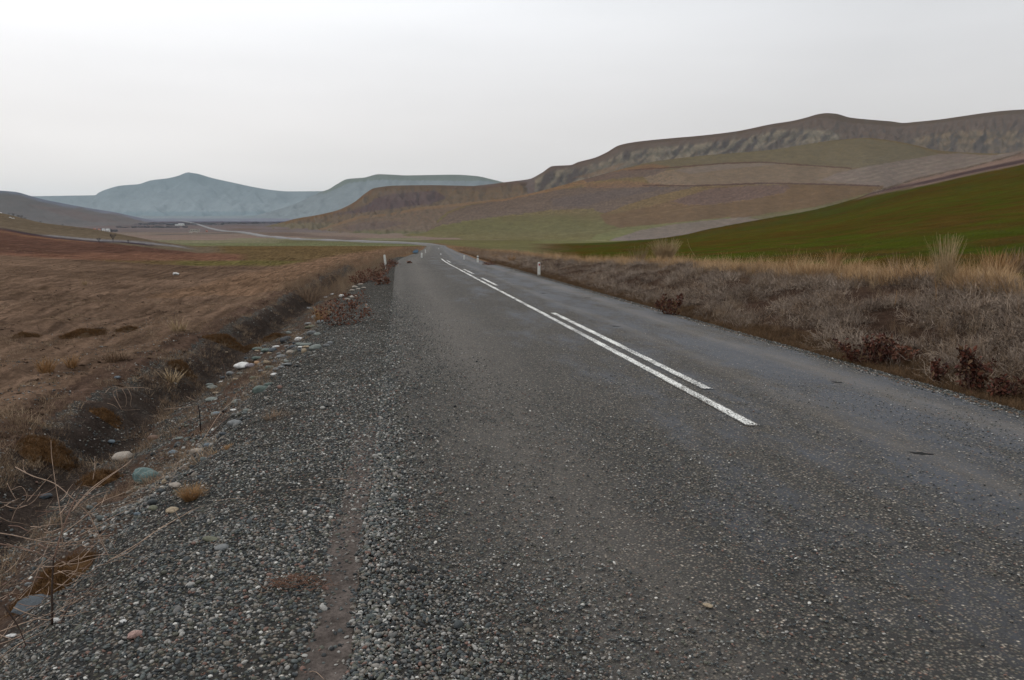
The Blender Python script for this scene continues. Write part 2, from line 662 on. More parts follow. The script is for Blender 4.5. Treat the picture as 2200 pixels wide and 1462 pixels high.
def road_material(with_paint=False):
    m, nt, b = new_mat('road_paint' if with_paint else 'worn_chip_seal')
    uv = N(nt, 'ShaderNodeAttribute', attribute_name='road_uv')
    V = uv.outputs['Vector']
    sx = N(nt, 'ShaderNodeSeparateXYZ')
    L(nt, V, sx.inputs[0])
    S, T = sx.outputs[0], sx.outputs[1]
    sc1, h1, r1_ = voro_stones(nt, V, 62.0)
    sc2, h2, r2_ = voro_stones(nt, vmap(nt, V, (1, 1, 1), .7), 100.0)
    stones = mix_n(nt, .35, sc1, sc2)
    stones = mix_n(nt, 1.0, stones, (1.45, 1.30, 1.16), 'MULTIPLY')
    # patches where the chips stand bare / where bitumen has bled over them; drawn out along the traffic
    pn = noise_n(nt, vmap(nt, V, (1.0, .28, 1)), 1.3, 7, .62)
    pn2 = noise_n(nt, vmap(nt, V, (1.0, .45, 1), .2), 5.0, 5, .65)
    pp = math_n(nt, 'ADD', math_n(nt, 'MULTIPLY', pn.outputs['Fac'], .65), math_n(nt, 'MULTIPLY', pn2.outputs['Fac'], .35))
    # rougher towards the left edge
    leftness = maprange(nt, S, -2.9, 2.4, .17, -.07)
    rut = maprange(nt, math_n(nt, 'ABSOLUTE', math_n(nt, 'SUBTRACT', S, 1.55)), .0, .5, -.05, .0)
    rut2 = maprange(nt, math_n(nt, 'ABSOLUTE', math_n(nt, 'ADD', S, .35)), .0, .5, -.035, .0)
    bare = maprange(nt, math_n(nt, 'ADD', math_n(nt, 'ADD', pp, leftness), math_n(nt, 'ADD', rut, rut2)), .40, .56, 0, 1)
    bare = math_n(nt, 'ADD', math_n(nt, 'MULTIPLY', bare, .72), .28)
    # pick only some chips in bled areas
    show = math_n(nt, 'MULTIPLY', h1, maprange(nt, math_n(nt, 'ADD', r1_, math_n(nt, 'MULTIPLY', bare, 1.0)), .75, 1.0, 0, 1))
    bind = mix_n(nt, maprange(nt, pn2.outputs['Fac'], .35, .65, 0, 1), (.045, .051, .066), (.066, .071, .086))
    bind_b = mix_n(nt, bare, bind, (.030, .028, .026))
    col = mix_n(nt, show, bind_b, stones)
    # pale dust along the edges of the wheel tracks
    dn = noise_n(nt, vmap(nt, V, (1, .12, 1)), 1.0, 5, .6)
    wob = math_n(nt, 'MULTIPLY', math_n(nt, 'SUBTRACT', dn.outputs['Fac'], .5), .9)
    Sw = math_n(nt, 'ADD', S, wob)

    def band(c, w, a):
        d = math_n(nt, 'ABSOLUTE', math_n(nt, 'SUBTRACT', Sw, c))
        return maprange(nt, d, 0.0, w, a, 0)
    dust = math_n(nt, 'MAXIMUM', band(-1.75, .75, .50), math_n(nt, 'MAXIMUM', band(1.18, .22, .42), math_n(nt, 'MAXIMUM', band(2.30, .33, .62), band(-2.62, .2, .25))))
    dust = math_n(nt, 'MULTIPLY', dust, maprange(nt, pn2.outputs['Fac'], .25, .6, .35, 1))
    col = mix_n(nt, dust, col, (.135, .118, .103))
    big = noise_n(nt, V, .12, 4, .6)
    f = maprange(nt, big.outputs['Fac'], .3, .7, .88, 1.12)
    v = N(nt, 'ShaderNodeVectorMath', operation='SCALE')
    L(nt, col, v.inputs[0])
    L(nt, f, v.inputs['Scale'])
    col = v.outputs[0]
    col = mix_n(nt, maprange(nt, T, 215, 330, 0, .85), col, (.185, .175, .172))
    rough = maprange(nt, bare, 0, 1, .62, .9)
    if with_paint:
        wn = noise_n(nt, vmap(nt, V, (1, .5, 1)), 2.2, 5, .6)
        wv = N(nt, 'ShaderNodeTexVoronoi', feature='F1')
        wv.inputs['Scale'].default_value = 75
        L(nt, V, wv.inputs['Vector'])
        ea = N(nt, 'ShaderNodeAttribute', attribute_name='edge')
        e2_ = math_n(nt, 'MULTIPLY', ea.outputs['Fac'], .42)
        worn = maprange(nt, math_n(nt, 'ADD', e2_, math_n(nt, 'ADD', math_n(nt, 'MULTIPLY', wv.outputs['Distance'], .75), wn.outputs['Fac'])), .90, 1.02, 0, 1)
        bits = noise_n(nt, V, 110, 3, .6)
        worn = math_n(nt, 'MAXIMUM', worn, maprange(nt, math_n(nt, 'ADD', bits.outputs['Fac'], math_n(nt, 'MULTIPLY', ea.outputs['Fac'], .1)), .57, .64, 0, .92))
        col = mix_n(nt, worn, (.78, .77, .73), col)
    L(nt, col, b.inputs['Base Color'])
    L(nt, rough, b.inputs['Roughness'])
    b.inputs['Specular IOR Level'].default_value = .3
    bp = N(nt, 'ShaderNodeBump')
    bp.inputs['Strength'].default_value = .8
    bp.inputs['Distance'].default_value = .012
    L(nt, math_n(nt, 'ADD', math_n(nt, 'MULTIPLY', show, .8), math_n(nt, 'MULTIPLY', pn2.outputs['Fac'], .6)), bp.inputs['Height'])
    L(nt, bp.outputs[0], b.inputs['Normal'])
    return m


M_ground = ground_material()
M_hill = hill_material()
M_road = road_material()
M_paint = road_material(True)

# ------------------------------------------------------------------ polygon painting of land cover
def inside(px, py, poly):
    r = np.zeros(px.shape, bool)
    n = len(poly)
    for i in range(n):
        x0, y0 = poly[i]
        x1, y1 = poly[(i + 1) % n]
        if y0 == y1:
            continue
        c = ((y0 > py) != (y1 > py)) & (px < (x1 - x0) * (py - y0) / (y1 - y0) + x0)
        r ^= c
    return r


def paint(C, px, py, D, poly, col, jit=2.0, a=1.0, seed=0, sc=14.0):
    jx = perlin(px / sc, py / (sc * .5), 40 + seed) * jit * 2
    jy = perlin(px / sc + 9, py / (sc * .5), 41 + seed) * jit
    m = inside(px + jx, py + jy, poly)
    c = alb(col, D[m])
    C[m] = C[m] * (1 - a) + c * a


def line_paint(C, px, py, D, pts, w, col, a=1.0, jit=1.0, seed=0):
    xs = np.array([p[0] for p in pts], float)
    ys = np.array([p[1] for p in pts], float)
    yy = np.interp(px, xs, ys)
    ww = w * (1 + .5 * perlin(px / 25, px * 0 + seed, 50))
    m = (np.abs(py + perlin(px / 12, py / 6, 60 + seed) * jit - yy) < ww) & (px > xs[0]) & (px < xs[-1])
    C[m] = C[m] * (1 - a) + alb(col, D[m]) * a


# ------------------------------------------------------------------ ground sheet
th = np.concatenate([np.arange(-180, -38, 4.0), np.arange(-38, 38, .1), np.arange(38, 180, 4.0)])
th = np.radians(th) + YAW
rr = [.4]
while rr[-1] < 1400:
    rr.append(rr[-1] * 1.0155)
while rr[-1] < 9500:
    rr.append(rr[-1] * 1.03)
rr = np.array(rr)
TH, RR = np.meshgrid(th, rr)
X = (np.sin(TH) * RR).ravel()
Y = (np.cos(TH) * RR).ravel()
Dm = X * SY + Y * CYW
Z = H(X, Y)
# press the bed down under the carriageway
s_ = X - xc_f(np.clip(Y, -40, 200))
Z = Z - .05 * (1 - sstep(HALF - .15, HALF + .03, np.abs(s_))) * (Y < 205)
PV = np.stack([X, Y, Z], 1)
px, py = proj_v(PV)
Dd = np.maximum(Dm, 1)
R_ = np.hypot(X, Y)
sl = -(s_ + HALF)
sr = s_ - HALF
NEARW = (Y < 150)

C = alb((97, 80, 66), Dd)                                    # dry brown field
mask = np.zeros((len(X), 3))
behind = (Dm < .5)
plain = Dm > 150
lp = px < 900


def band(col, y0, y1, x0=-5000, x1=9000, jit=1.5, a=1.0, seed=0):
    m = plain & (py + perlin(px / 60, py / 5, seed + 70) * jit >= y0) & (py + perlin(px / 60, py / 5, seed + 70) * jit < y1) & (px > x0) & (px < x1)
    C[m] = C[m] * (1 - a) + alb(col, Dd[m]) * a


# plain, from far to near
band((128, 136, 140), 400, 472, seed=1)
band((120, 124, 132), 470, 477, seed=2)
band((102, 104, 116), 476, 486, seed=3)
band((112, 106, 114), 486, 493, seed=4)
band((106, 100, 107), 493, 500, seed=5)
band((122, 110, 106), 500, 507, seed=6)
band((126, 108, 104), 506, 516, seed=7)
band((112, 112, 90), 512, 519, 500, 900, seed=8)
band((104, 100, 82), 516, 524, -5000, 900, seed=9)
band((92, 93, 70), 523, 531, 380, 905, seed=10)
band((88, 86, 66), 516, 523, 600, 1000, seed=10)
line_paint(C, px, py, Dd, [(330, 505), (400, 503.5), (520, 501)], 1.0, (84, 82, 88))
line_paint(C, px, py, Dd, [(280, 482), (420, 478), (560, 479), (700, 475)], 2.0, (88, 92, 108))
line_paint(C, px, py, Dd, [(560, 503), (640, 505), (700, 511), (780, 514)], 3.5, (98, 86, 84))
# dark olive-brown field beyond the ditch, left of the road
m = (px < 900) & (py > 529) & (py < 572) & (Dm > 55)
C[m] = alb((84, 70, 50), Dd[m])
g = m & (py + 4 * perlin(px / 50, py / 4, 80) > 561) & (px > 380)
C[g] = alb((80, 73, 46), Dd[g])
# left hillside
topl = hl_y(px)
m = (px < 470 + 20 * perlin(Dm / 30, px / 50, 6)) & (Dm > 60) & (Dm < hl_d(px) + 60) & (py < 552)
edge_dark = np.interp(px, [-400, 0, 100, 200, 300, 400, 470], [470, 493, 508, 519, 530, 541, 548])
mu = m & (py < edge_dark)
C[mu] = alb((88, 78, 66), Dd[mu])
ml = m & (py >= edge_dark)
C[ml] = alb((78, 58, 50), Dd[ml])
m2 = (px < 520) & (Dm > 45) & (Dm < 300) & (py >= 545 + 5 * perlin(px / 40, py / 6, 33)) & (py < 560)
C[m2] = alb((96, 70, 58), Dd[m2])
LEFTN = Dd * 1.0
line_paint(C, px, py, Dd, [(-200, 470), (0, 491), (60, 503), (130, 513), (200, 520), (260, 520), (330, 528)], 1.6, (52, 46, 52), jit=2)
line_paint(C, px, py, Dd, [(100, 506), (150, 511), (200, 516), (260, 518), (330, 524), (400, 532)], 1.6, (110, 108, 112), jit=2, seed=2, a=.8)
line_paint(C, px, py, Dd, [(-200, 480), (0, 497), (60, 508), (130, 516), (200, 521)], 1.3, (112, 84, 66), jit=2, seed=4, a=.7)
# field nearer the ditch
m = lp & (Dm > 3) & (Dm < 60) & (sl > 3.6)
C[m] = alb((91, 74, 62), Dd[m])
tone = fbm(X / 14 * 1.0 + Y / 40, Y / 14, 3, 90)
C = np.where((m & (tone > .15))[:, None], C * .82, C)
C = np.where((m & (tone < -.25))[:, None], C * 1.15, C)
mask[:, 1] = np.where(lp & (sl > 4), 1.0, 0.15)
mask[:, 2] = np.where(lp & (Dm < 90) & (sl > 4.2), .28, .0)
# right: bank and green winter wheat
hillR = (px > 1120) & (sr > 4.2) & (Dm > 0) & (R_ < 520)
gw = .9 * fbm(X / 5, Y / 5, 4, 95) + .5 * fbm(X / 60 + 3, Y / 60, 2, 97)
edgeness = 1 - sstep(0, 9, sr - 4.2)                          # bare strip by the bank
cg = alb((55, 60, 20), Dd)
cb = alb((66, 52, 25), Dd)
cm = sstep(-.15, .45, gw * .95 + edgeness * .9 + .16)[:, None]
sw = (hillR * sstep(1110, 1240, px + 60 * perlin(px / 25, py / 2.5, 98)) * (1 - .8 * sstep(0, 14, np.interp(px, [1137, 1300, 1400, 1512], [551, 545, 540, 500]) - py) * (px < 1350) * 0))[:, None]
C = C * (1 - sw) + (cg * (1 - cm) + cb * cm) * sw
ledge = np.interp(px, [1137, 1300, 1400, 1512, 1650, 1750, 1825, 1867, 1925, 1975, 2075, 2200, 2600], [549, 532, 518, 497, 470, 452, 433, 422, 410, 402, 379, 353, 280])
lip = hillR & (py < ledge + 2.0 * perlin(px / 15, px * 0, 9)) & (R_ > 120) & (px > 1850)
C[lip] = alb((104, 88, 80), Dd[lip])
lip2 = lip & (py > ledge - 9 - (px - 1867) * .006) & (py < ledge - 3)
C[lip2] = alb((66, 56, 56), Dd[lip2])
hb = hillR & (R_ > 60) & (px < 1420) & (py > ledge + 9) & (py < 560)
back = (px > 1090) & (Dm > 0) & (R_ >= 300)
C[back & (py > 505)] = alb((98, 96, 68), Dd[back & (py > 505)])
bank = (sr > .1) & (sr <= 4.3 + .5 * perlin(X, Y, 7)) & (Y > -30) & (Y < 150)
C[bank] = alb((56, 44, 37), Dd[bank])
bank0 = (sr > .1) & (sr <= .55) & (Y < 150)
C[bank0] = alb((84, 76, 70), Dd[bank0])
# roadside verges further on
vg = ((sl > .2) & (sl < 9)) & (Y > 30) & (Y < 210)
C[vg] = alb((98, 78, 63), Dd[vg])
mid = (px > 930) & (px < 1330) & (py < 546 + 6 * perlin(px / 30, py / 3, 31)) & (py > 515) & (Dm > 60) & (sr > 4) & (~(sw[:, 0] > .3))
C[mid] = alb((90, 86, 62), Dd[mid])
vg = ((sr > .2) & (sr < 5)) & (Y > 50) & (Y < 230)
C[vg] = alb((108, 86, 66), Dd[vg])
# gravel shoulder, ditch
gsh = np.maximum(1 - sstep(1.1, 2.4, sl), 0) * (sl > -.6) * (Y < 70)
mask[:, 0] = np.where(NEARW, gsh, 0)
ditch = (sl > 1.2) & (sl < 4.4) & (Y < 60)
C[ditch] = alb((70, 56, 48), Dd[ditch])
dk = (sl > 2.5) & (sl < 3.9) & (Y < 60)
mask[:, 0] = np.where(dk, .55, mask[:, 0])
mask[:, 0] = np.where((sl > 1.5) & (sl <= 2.5) & (Y < 60), np.maximum(mask[:, 0], .34), mask[:, 0])
lg = (sl >= 3.6) & (sl < 9) & (Y < 9)
mask[:, 0] = np.where(lg, .42 * (1 - sstep(6, 10, Y + sl * .3)), mask[:, 0])
mask[:, 0] = np.where((sr > .05) & (sr < .5) & (Y < 40), .6, mask[:, 0])
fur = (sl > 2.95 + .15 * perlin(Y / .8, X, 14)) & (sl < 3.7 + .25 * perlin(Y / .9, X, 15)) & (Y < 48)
C[fur] = alb((52, 45, 41), Dd[fur])  # dark gravel plus the ditch wall's shade, painted into the ground colour
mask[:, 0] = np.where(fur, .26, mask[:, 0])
# dirt strip in the gravel shoulder
ds = (np.abs(sl - .10 - .05 * perlin(Y / 1.5, Y * 0, 3)) < .09 + .03 * perlin(Y / .5, X, 4)) & (Y < 6.5)
mask[:, 0] = np.where(ds, .0, mask[:, 0])
C[ds] = alb((82, 75, 71), Dd[ds])
def soften(A, ky, kx):
    B = np.pad(A, ((ky, ky), (kx, kx), (0, 0)), 'edge')
    out = np.zeros_like(A)
    for i in range(2 * ky + 1):
        for j in range(2 * kx + 1):
            out += B[i:i + A.shape[0], j:j + A.shape[1]]
    return out / ((2 * ky + 1) * (2 * kx + 1))


Cg = C.reshape(len(rr), len(th), 3)
fw = sstep(25, 60, rr)[:, None, None]
C = (Cg * (1 - fw) + soften(Cg, 1, 5) * fw).reshape(-1, 3)
me = mesh_from('ground', PV, grid_faces(len(rr), len(th), wrap=True)[:, ::-1].copy())
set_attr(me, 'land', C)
set_attr(me, 'mask', mask)
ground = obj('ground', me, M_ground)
tag(ground, 'dry brown fields, roadside ditch and gravel shoulder of the wide valley floor', None, kind='structure')
GROUND_MIN = float(Z.min())

# ------------------------------------------------------------------ distant hills as solid relief
def interp_pts(pts, q):
    return hermite([a[0] for a in pts], [a[1] for a in pts])(q)


def loft(name, crest, Dc, base, Db, p0, p1, dp, nv, power, colour_fn, label, rough_fn=None, cat=None):
    q = np.arange(p0, p1 + dp, dp)
    nb = 8
    v = np.concatenate([np.linspace(0, 1, nv), 1 + np.linspace(0, 1, nb + 1)[1:]])
    yc = interp_pts(crest, q)
    yb = interp_pts(base, q)
    DC = np.interp(q, *zip(*Dc)) if isinstance(Dc, list) else np.full(q.shape, float(Dc))
    DB = np.interp(q, *zip(*Db)) if isinstance(Db, list) else np.full(q.shape, float(Db))
    zc = CAMZ + (HORIZON - yc) * DC / FH
    zb = CAMZ + (HORIZON - yb) * DB / FH
    Q, VV = np.meshgrid(q, v)
    front = VV <= 1
    vf = np.clip(VV, 0, 1)
    D = DB + (DC - DB) * vf
    Zz = zb + (zc - zb) * vf ** power
    D = np.where(front, D, DC + (VV - 1) * (DC - DB) * .8)
    Zz = np.where(front, Zz, zc - (zc - zb) * (VV - 1) ** 1.3)
    Zz = np.where(VV == v[-1], -5.0, Zz)
    if rough_fn is not None:
        dD, dZ = rough_fn(Q, vf, D)
        Zz = Zz + dZ * front
        D = D + dD * front
    # world position along that bearing
    Lx = (Q - CX) / FH * D
    Xw = D * SY + Lx * CYW
    Yw = D * CYW - Lx * SY
    P = np.stack([Xw.ravel(), Yw.ravel(), Zz.ravel()], 1)
    ppx, ppy = proj_v(P)
    Cc = colour_fn(ppx, ppy, D.ravel(), vf.ravel(), Q.ravel())
    me = mesh_from(name, P, grid_faces(len(v), len(q)))
    set_attr(me, 'land', Cc)
    o = obj(name, me, M_hill)
    tag(o, label, kind='structure')
    return o


def env(v, a=.12, b=.97):
    return sstep(0, a, v) * (1 - sstep(b, 1.0, v))


def gullies(amp, freq, seed, warp=.6, dfreq=0):
    """ravines running down the slope"""
    def f(Q, v, D):
        w = Q / freq + warp * fbm(Q / freq / 2.5, v * 3, 3, seed) + v * .5
        r1 = 1 - np.abs(perlin(w, v * 1.3, seed + 1)) * 2
        r2 = 1 - np.abs(perlin(w * 2.3 + 5, v * 2.2, seed + 2)) * 2
        r = (r1 * .65 + r2 * .35)
        e = env(v)
        return -(r * amp * 1.0) * e, -(r * amp * .45) * e + amp * .3 * fbm(Q / freq * 1.5, v * 6, 4, seed + 5) * e
    return f


# the far mountain with the pointed summit
crestA = [(-700, 424), (-300, 422), (70, 423), (150, 422), (210, 421), (217, 416), (240, 407), (265, 401), (305, 397.5), (330, 390), (370, 385), (392, 379.5), (410, 373.5), (425, 375),
          (462, 385), (512, 396), (550, 404), (587, 410), (625, 413), (690, 412.5), (760, 411), (900, 410)]


def colA(px, py, D, v, Q):
    t = np.clip((py - 375) / 95, 0, 1)[:, None]
    top = alb((128, 139, 145), D)
    low = alb((136, 145, 150), D)
    C = top * (1 - t) + low * t
    C *= (1 + .08 * fbm(px / 30, py / 9, 4, 3) + .09 * (1 - 2 * np.abs(perlin(px / 18 + py / 16, py / 50, 8))))[:, None]  # last term paints faint ridge and ravine shading into the colour
    m = (py > 455)
    C[m] = alb((128, 140, 146), D[m])
    return np.clip(C, .02, .6)


loft('mountain', crestA, 6400, [(-700, 476), (900, 476)], 4300, -700, 900, 4, 90, 1.35, colA,
     'pale blue-grey distant mountain with a pointed summit, at the end of the valley', gullies(110, 60, 3))

crestB = [(500, 471), (550, 463), (580, 456), (625, 443), (662, 428), (690, 415), (710, 408), (725, 399), (750, 387), (785, 384), (817, 377), (845, 378), (875, 379.5), (912, 379),
          (975, 378), (1025, 381), (1062, 389), (1100, 397), (1300, 405)]


def colB(px, py, D, v, Q):
    C = alb((124, 132, 136), D)
    C *= (1 + .08 * fbm(px / 25, py / 10, 4, 13) + .09 * (1 - 2 * np.abs(perlin((px + py * .7) / 22, py / 60, 18))))[:, None]  # relief shading of the slopes is mixed into the colour here
    m = (py < np.interp(px, [700, 750, 817, 900, 1050, 1100], [416, 394, 386, 389, 389, 398]))
    C[m] = alb((117, 125, 124), D[m])
    return np.clip(C, .02, .6)


loft('mesa', crestB, [(500, 3800), (700, 4300), (1300, 4300)], [(500, 482), (1300, 482)], 3300, 500, 1300, 3, 70, 1.25, colB,
     'flat-topped blue-grey hill in the distance right of the pointed mountain', gullies(40, 44, 23))

crestC = [(-900, 380), (-400, 395), (0, 411), (40, 414), (70, 422), (100, 430), (150, 440), (200, 449), (250, 457), (290, 466), (330, 474), (370, 481), (420, 486)]


def colC(px, py, D, v, Q):
    t = np.clip((px - 0) / 300, 0, 1)[:, None]
    C = alb((101, 108, 118), D) * (1 - t) + alb((112, 115, 125), D) * t
    C *= (1 + .12 * fbm(px / 60 + py / 15, py / 8, 4, 33))[:, None]
    m = inside(px, py, [(60, 440), (160, 452), (230, 470), (260, 480), (200, 478), (130, 462)])
    C[m] = C[m] * .6 + alb((112, 104, 112), D[m]) * .4
    return np.clip(C, .02, .6)


loft('ridge', crestC, 2800, [(-900, 510), (420, 506)], 1500, -900, 420, 4, 60, 1.3, colC,
     'blue-purple ridge sloping down from the left edge to the valley floor', gullies(14, 60, 43))

# rocky mountain on the right
crestF = [(900, 420), (1000, 404), (1060, 397), (1100, 392), (1137, 387), (1162, 375), (1187, 360), (1225, 358), (1240, 352), (1275, 343), (1300, 332), (1327, 317), (1362, 310),
          (1430, 303), (1500, 297), (1575, 288), (1650, 273), (1690, 267), (1720, 260), (1745, 253), (1762, 251), (1780, 252), (1812, 260), (1850, 264), (1900, 268), (1925, 271),
          (1950, 269), (2000, 264), (2050, 257), (2100, 250), (2150, 245), (2200, 243), (2300, 244), (2500, 262), (2900, 300)]
crag_top = [(1150, 384), (1187, 366), (1250, 360), (1300, 345), (1340, 325), (1400, 318), (1500, 309), (1600, 297), (1660, 280), (1720, 277), (1780, 280), (1810, 290), (1900, 300),
            (1950, 300), (2000, 289), (2050, 281), (2200, 279), (2500, 290), (2900, 310)]


def cragness(px, py):
    ct = np.interp(px, *zip(*crag_top))
    return sstep(-3, 6, py - ct)


def colF(px, py, D, v, Q):
    C = alb((97, 93, 96), D) * (1 + .10 * fbm(px / 40, py / 10, 4, 53) + .06 * (1 - 2 * np.abs(perlin(px / 22 + py / 20, py / 40, 54))))[:, None]
    ct = np.interp(px, *zip(*crag_top))
    cr = sstep(-4, 5, py - ct + 4 * perlin(px / 10, py / 10, 55)) * (1 - sstep(1795, 1815, px) * (1 - sstep(1925, 1950, px)))
    # gullies leaning down-left between pale buttresses, their shade painted in as dark rock
    lean = np.where(px > 1930, .15, .9)
    w = (px + lean * (py - ct)) / 19 + .5 * fbm(px / 30, py / 20, 3, 57)
    g = perlin(w, py / 70, 58) + .45 * perlin(w * 2.1, py / 18, 59)
    pale = alb((125, 123, 117), D) * (1 + .30 * fbm(px / 7, py / 4, 3, 60))[:, None]
    warm = alb((116, 106, 98), D)
    bl = sstep(1900, 1980, px)[:, None]
    pale = pale * (1 - bl * .7) + warm * bl * .7
    band_ = (.5 + .5 * np.sin((py - ct) / 3.2 + 3 * perlin(px / 30, py / 30, 61)))[:, None]
    pale = pale * (.74 + .42 * band_)
    dark = alb((78, 82, 91), D)
    mid = alb((100, 98, 100), D)
    gm = sstep(-.15, .35, g)[:, None]
    rock = pale * (1 - gm) + dark * gm
    low = sstep(18, 45, py - ct)[:, None]
    rock = rock * (1 - .5 * low) + mid * .5 * low
    C = C * (1 - cr[:, None]) + rock * cr[:, None]
    left = (px < 1150)
    C[left] = (alb((104, 100, 106), D) * (1 + .1 * fbm(px / 20, py / 8, 3, 62))[:, None])[left]
    m = (py < np.interp(px, [a[0] for a in crestF], [a[1] for a in crestF]) + 2.2) & (px > 1180)
    C[m] = alb((90, 85, 83), D[m])
    # orange spur under the crags
    s = inside(px, py, [(1230, 382), (1290, 366), (1330, 352), (1345, 350), (1320, 366), (1260, 382)])
    C[s] = C[s] * .5 + alb((120, 98, 88), D[s]) * .5
    return np.clip(C, .015, .6)


def roughF(Q, v, D):
    w = Q / 34 + .7 * fbm(Q / 60, v * 3, 3, 71)
    r = 1 - np.abs(perlin(w, v * .8, 72)) * 2
    r2 = 1 - np.abs(perlin(w * 2.4, v * 1.8, 73)) * 2
    e = sstep(0, .1, v) * (1 - sstep(.86, .98, v))
    return -(r * 34 + r2 * 16) * e, (-(r * 13 + r2 * 7) + 7 * fbm(Q / 14, v * 12, 3, 75)) * e


loft('rocky_mountain', crestF, [(900, 2700), (1300, 2300), (2900, 2100)], [(900, 500), (1300, 470), (1700, 430), (2900, 430)], [(900, 1500), (2900, 1350)], 900, 2900, 2.5, 150, 1.15, colF,
     'long mountain on the right with a rounded top and grey crags cut by gullies', roughF)

# brown hills in the middle of the view
crestE = [(560, 489), (600, 480), (635, 471), (687, 462), (725, 453), (762, 436), (787, 417), (807, 406), (850, 401), (925, 400), (985, 401), (1037, 402), (1065, 398), (1082, 394), (1110, 393), (1160, 396), (1300, 410)]


def colE(px, py, D, v, Q):
    C = alb((103, 95, 90), D) * (1 + .12 * fbm(px / 24, py / 9, 4, 83) + .14 * fbm(px / 5, py / 3.5, 2, 85) + .10 * (1 - 2 * np.abs(perlin(px / 15 + py / 12, py / 26, 86))))[:, None]  # includes gully shading painted as colour, to strengthen the relief
    yc = np.interp(px, [a[0] for a in crestE], [a[1] for a in crestE])
    m = (py < yc + 6) & (px > 780)
    C[m] = alb((97, 88, 84), D[m])
    m = (py < yc + 5) & (px <= 800)
    C[m] = alb((110, 92, 78), D[m])
    s = inside(px + 4 * perlin(px / 9, py / 9, 5), py, [(700, 463), (760, 452), (790, 440), (810, 425), (840, 418), (935, 410), (960, 425), (930, 438), (870, 446), (820, 452), (770, 458)])
    C[s] = alb((88, 82, 92), D[s])
    s = inside(px, py, [(815, 412), (900, 408), (940, 420), (920, 428), (850, 432), (815, 424)])
    C[s] = C[s] * .6 + alb((104, 98, 104), D[s]) * .4
    m = py > 480
    C[m] = alb((112, 108, 96), D[m])
    return np.clip(C, .015, .6)


loft('brown_hill', crestE, [(560, 1900), (800, 2200), (1300, 2500)], [(560, 512), (1300, 512)], 1050, 560, 1300, 2.5, 90, 1.3, colE,
     'brown flat-topped hill in the middle distance below the blue mesa', gullies(34, 34, 84))

crestE2 = [(600, 503), (640, 499), (687, 492), (725, 480), (775, 465), (837, 459), (900, 447), (960, 441), (1010, 436), (1100, 428), (1200, 430)]


def colE2(px, py, D, v, Q):
    C = alb((105, 94, 89), D) * (1 + .13 * fbm(px / 14, py / 6, 4, 93) + .18 * fbm(px / 4.5, py / 3, 2, 94))[:, None]
    yc = np.interp(px, [a[0] for a in crestE2], [a[1] for a in crestE2])
    m = (py < yc + 5)
    C[m] = alb((122, 102, 88), D[m])
    s = inside(px + 4 * perlin(px / 9, py / 9, 5), py, [(730, 490), (780, 478), (830, 475), (880, 478), (830, 490), (770, 498)])
    C[s] = C[s] * .4 + alb((92, 84, 90), D[s]) * .6
    grn = sstep(492, 505, py + 5 * perlin(px / 40, py / 10, 95) - (px < 760) * 4)[:, None]
    C = C * (1 - grn) + alb((94, 102, 76), D) * grn
    return np.clip(C, .015, .6)


loft('low_spur', crestE2, [(600, 1500), (1200, 1800)], [(600, 516), (1200, 520)], [(600, 800), (1200, 650)], 600, 1200, 2.5, 80, 1.35, colE2,
     'low brown spur with a green foot in front of the flat-topped brown hill', gullies(12, 30, 94))

# foothill with the fields
crestG = [(820, 507), (860, 503), (900, 497), (937, 477), (962, 457), (1012, 440), (1087, 428), (1150, 415), (1200, 402), (1275, 382), (1350, 362), (1400, 351), (1500, 339), (1650, 326),
          (1750, 311), (1800, 305), (1850, 302), (1900, 307), (1950, 316), (2000, 327), (2060, 332), (2125, 334), (2200, 326), (2500, 300), (2900, 300)]


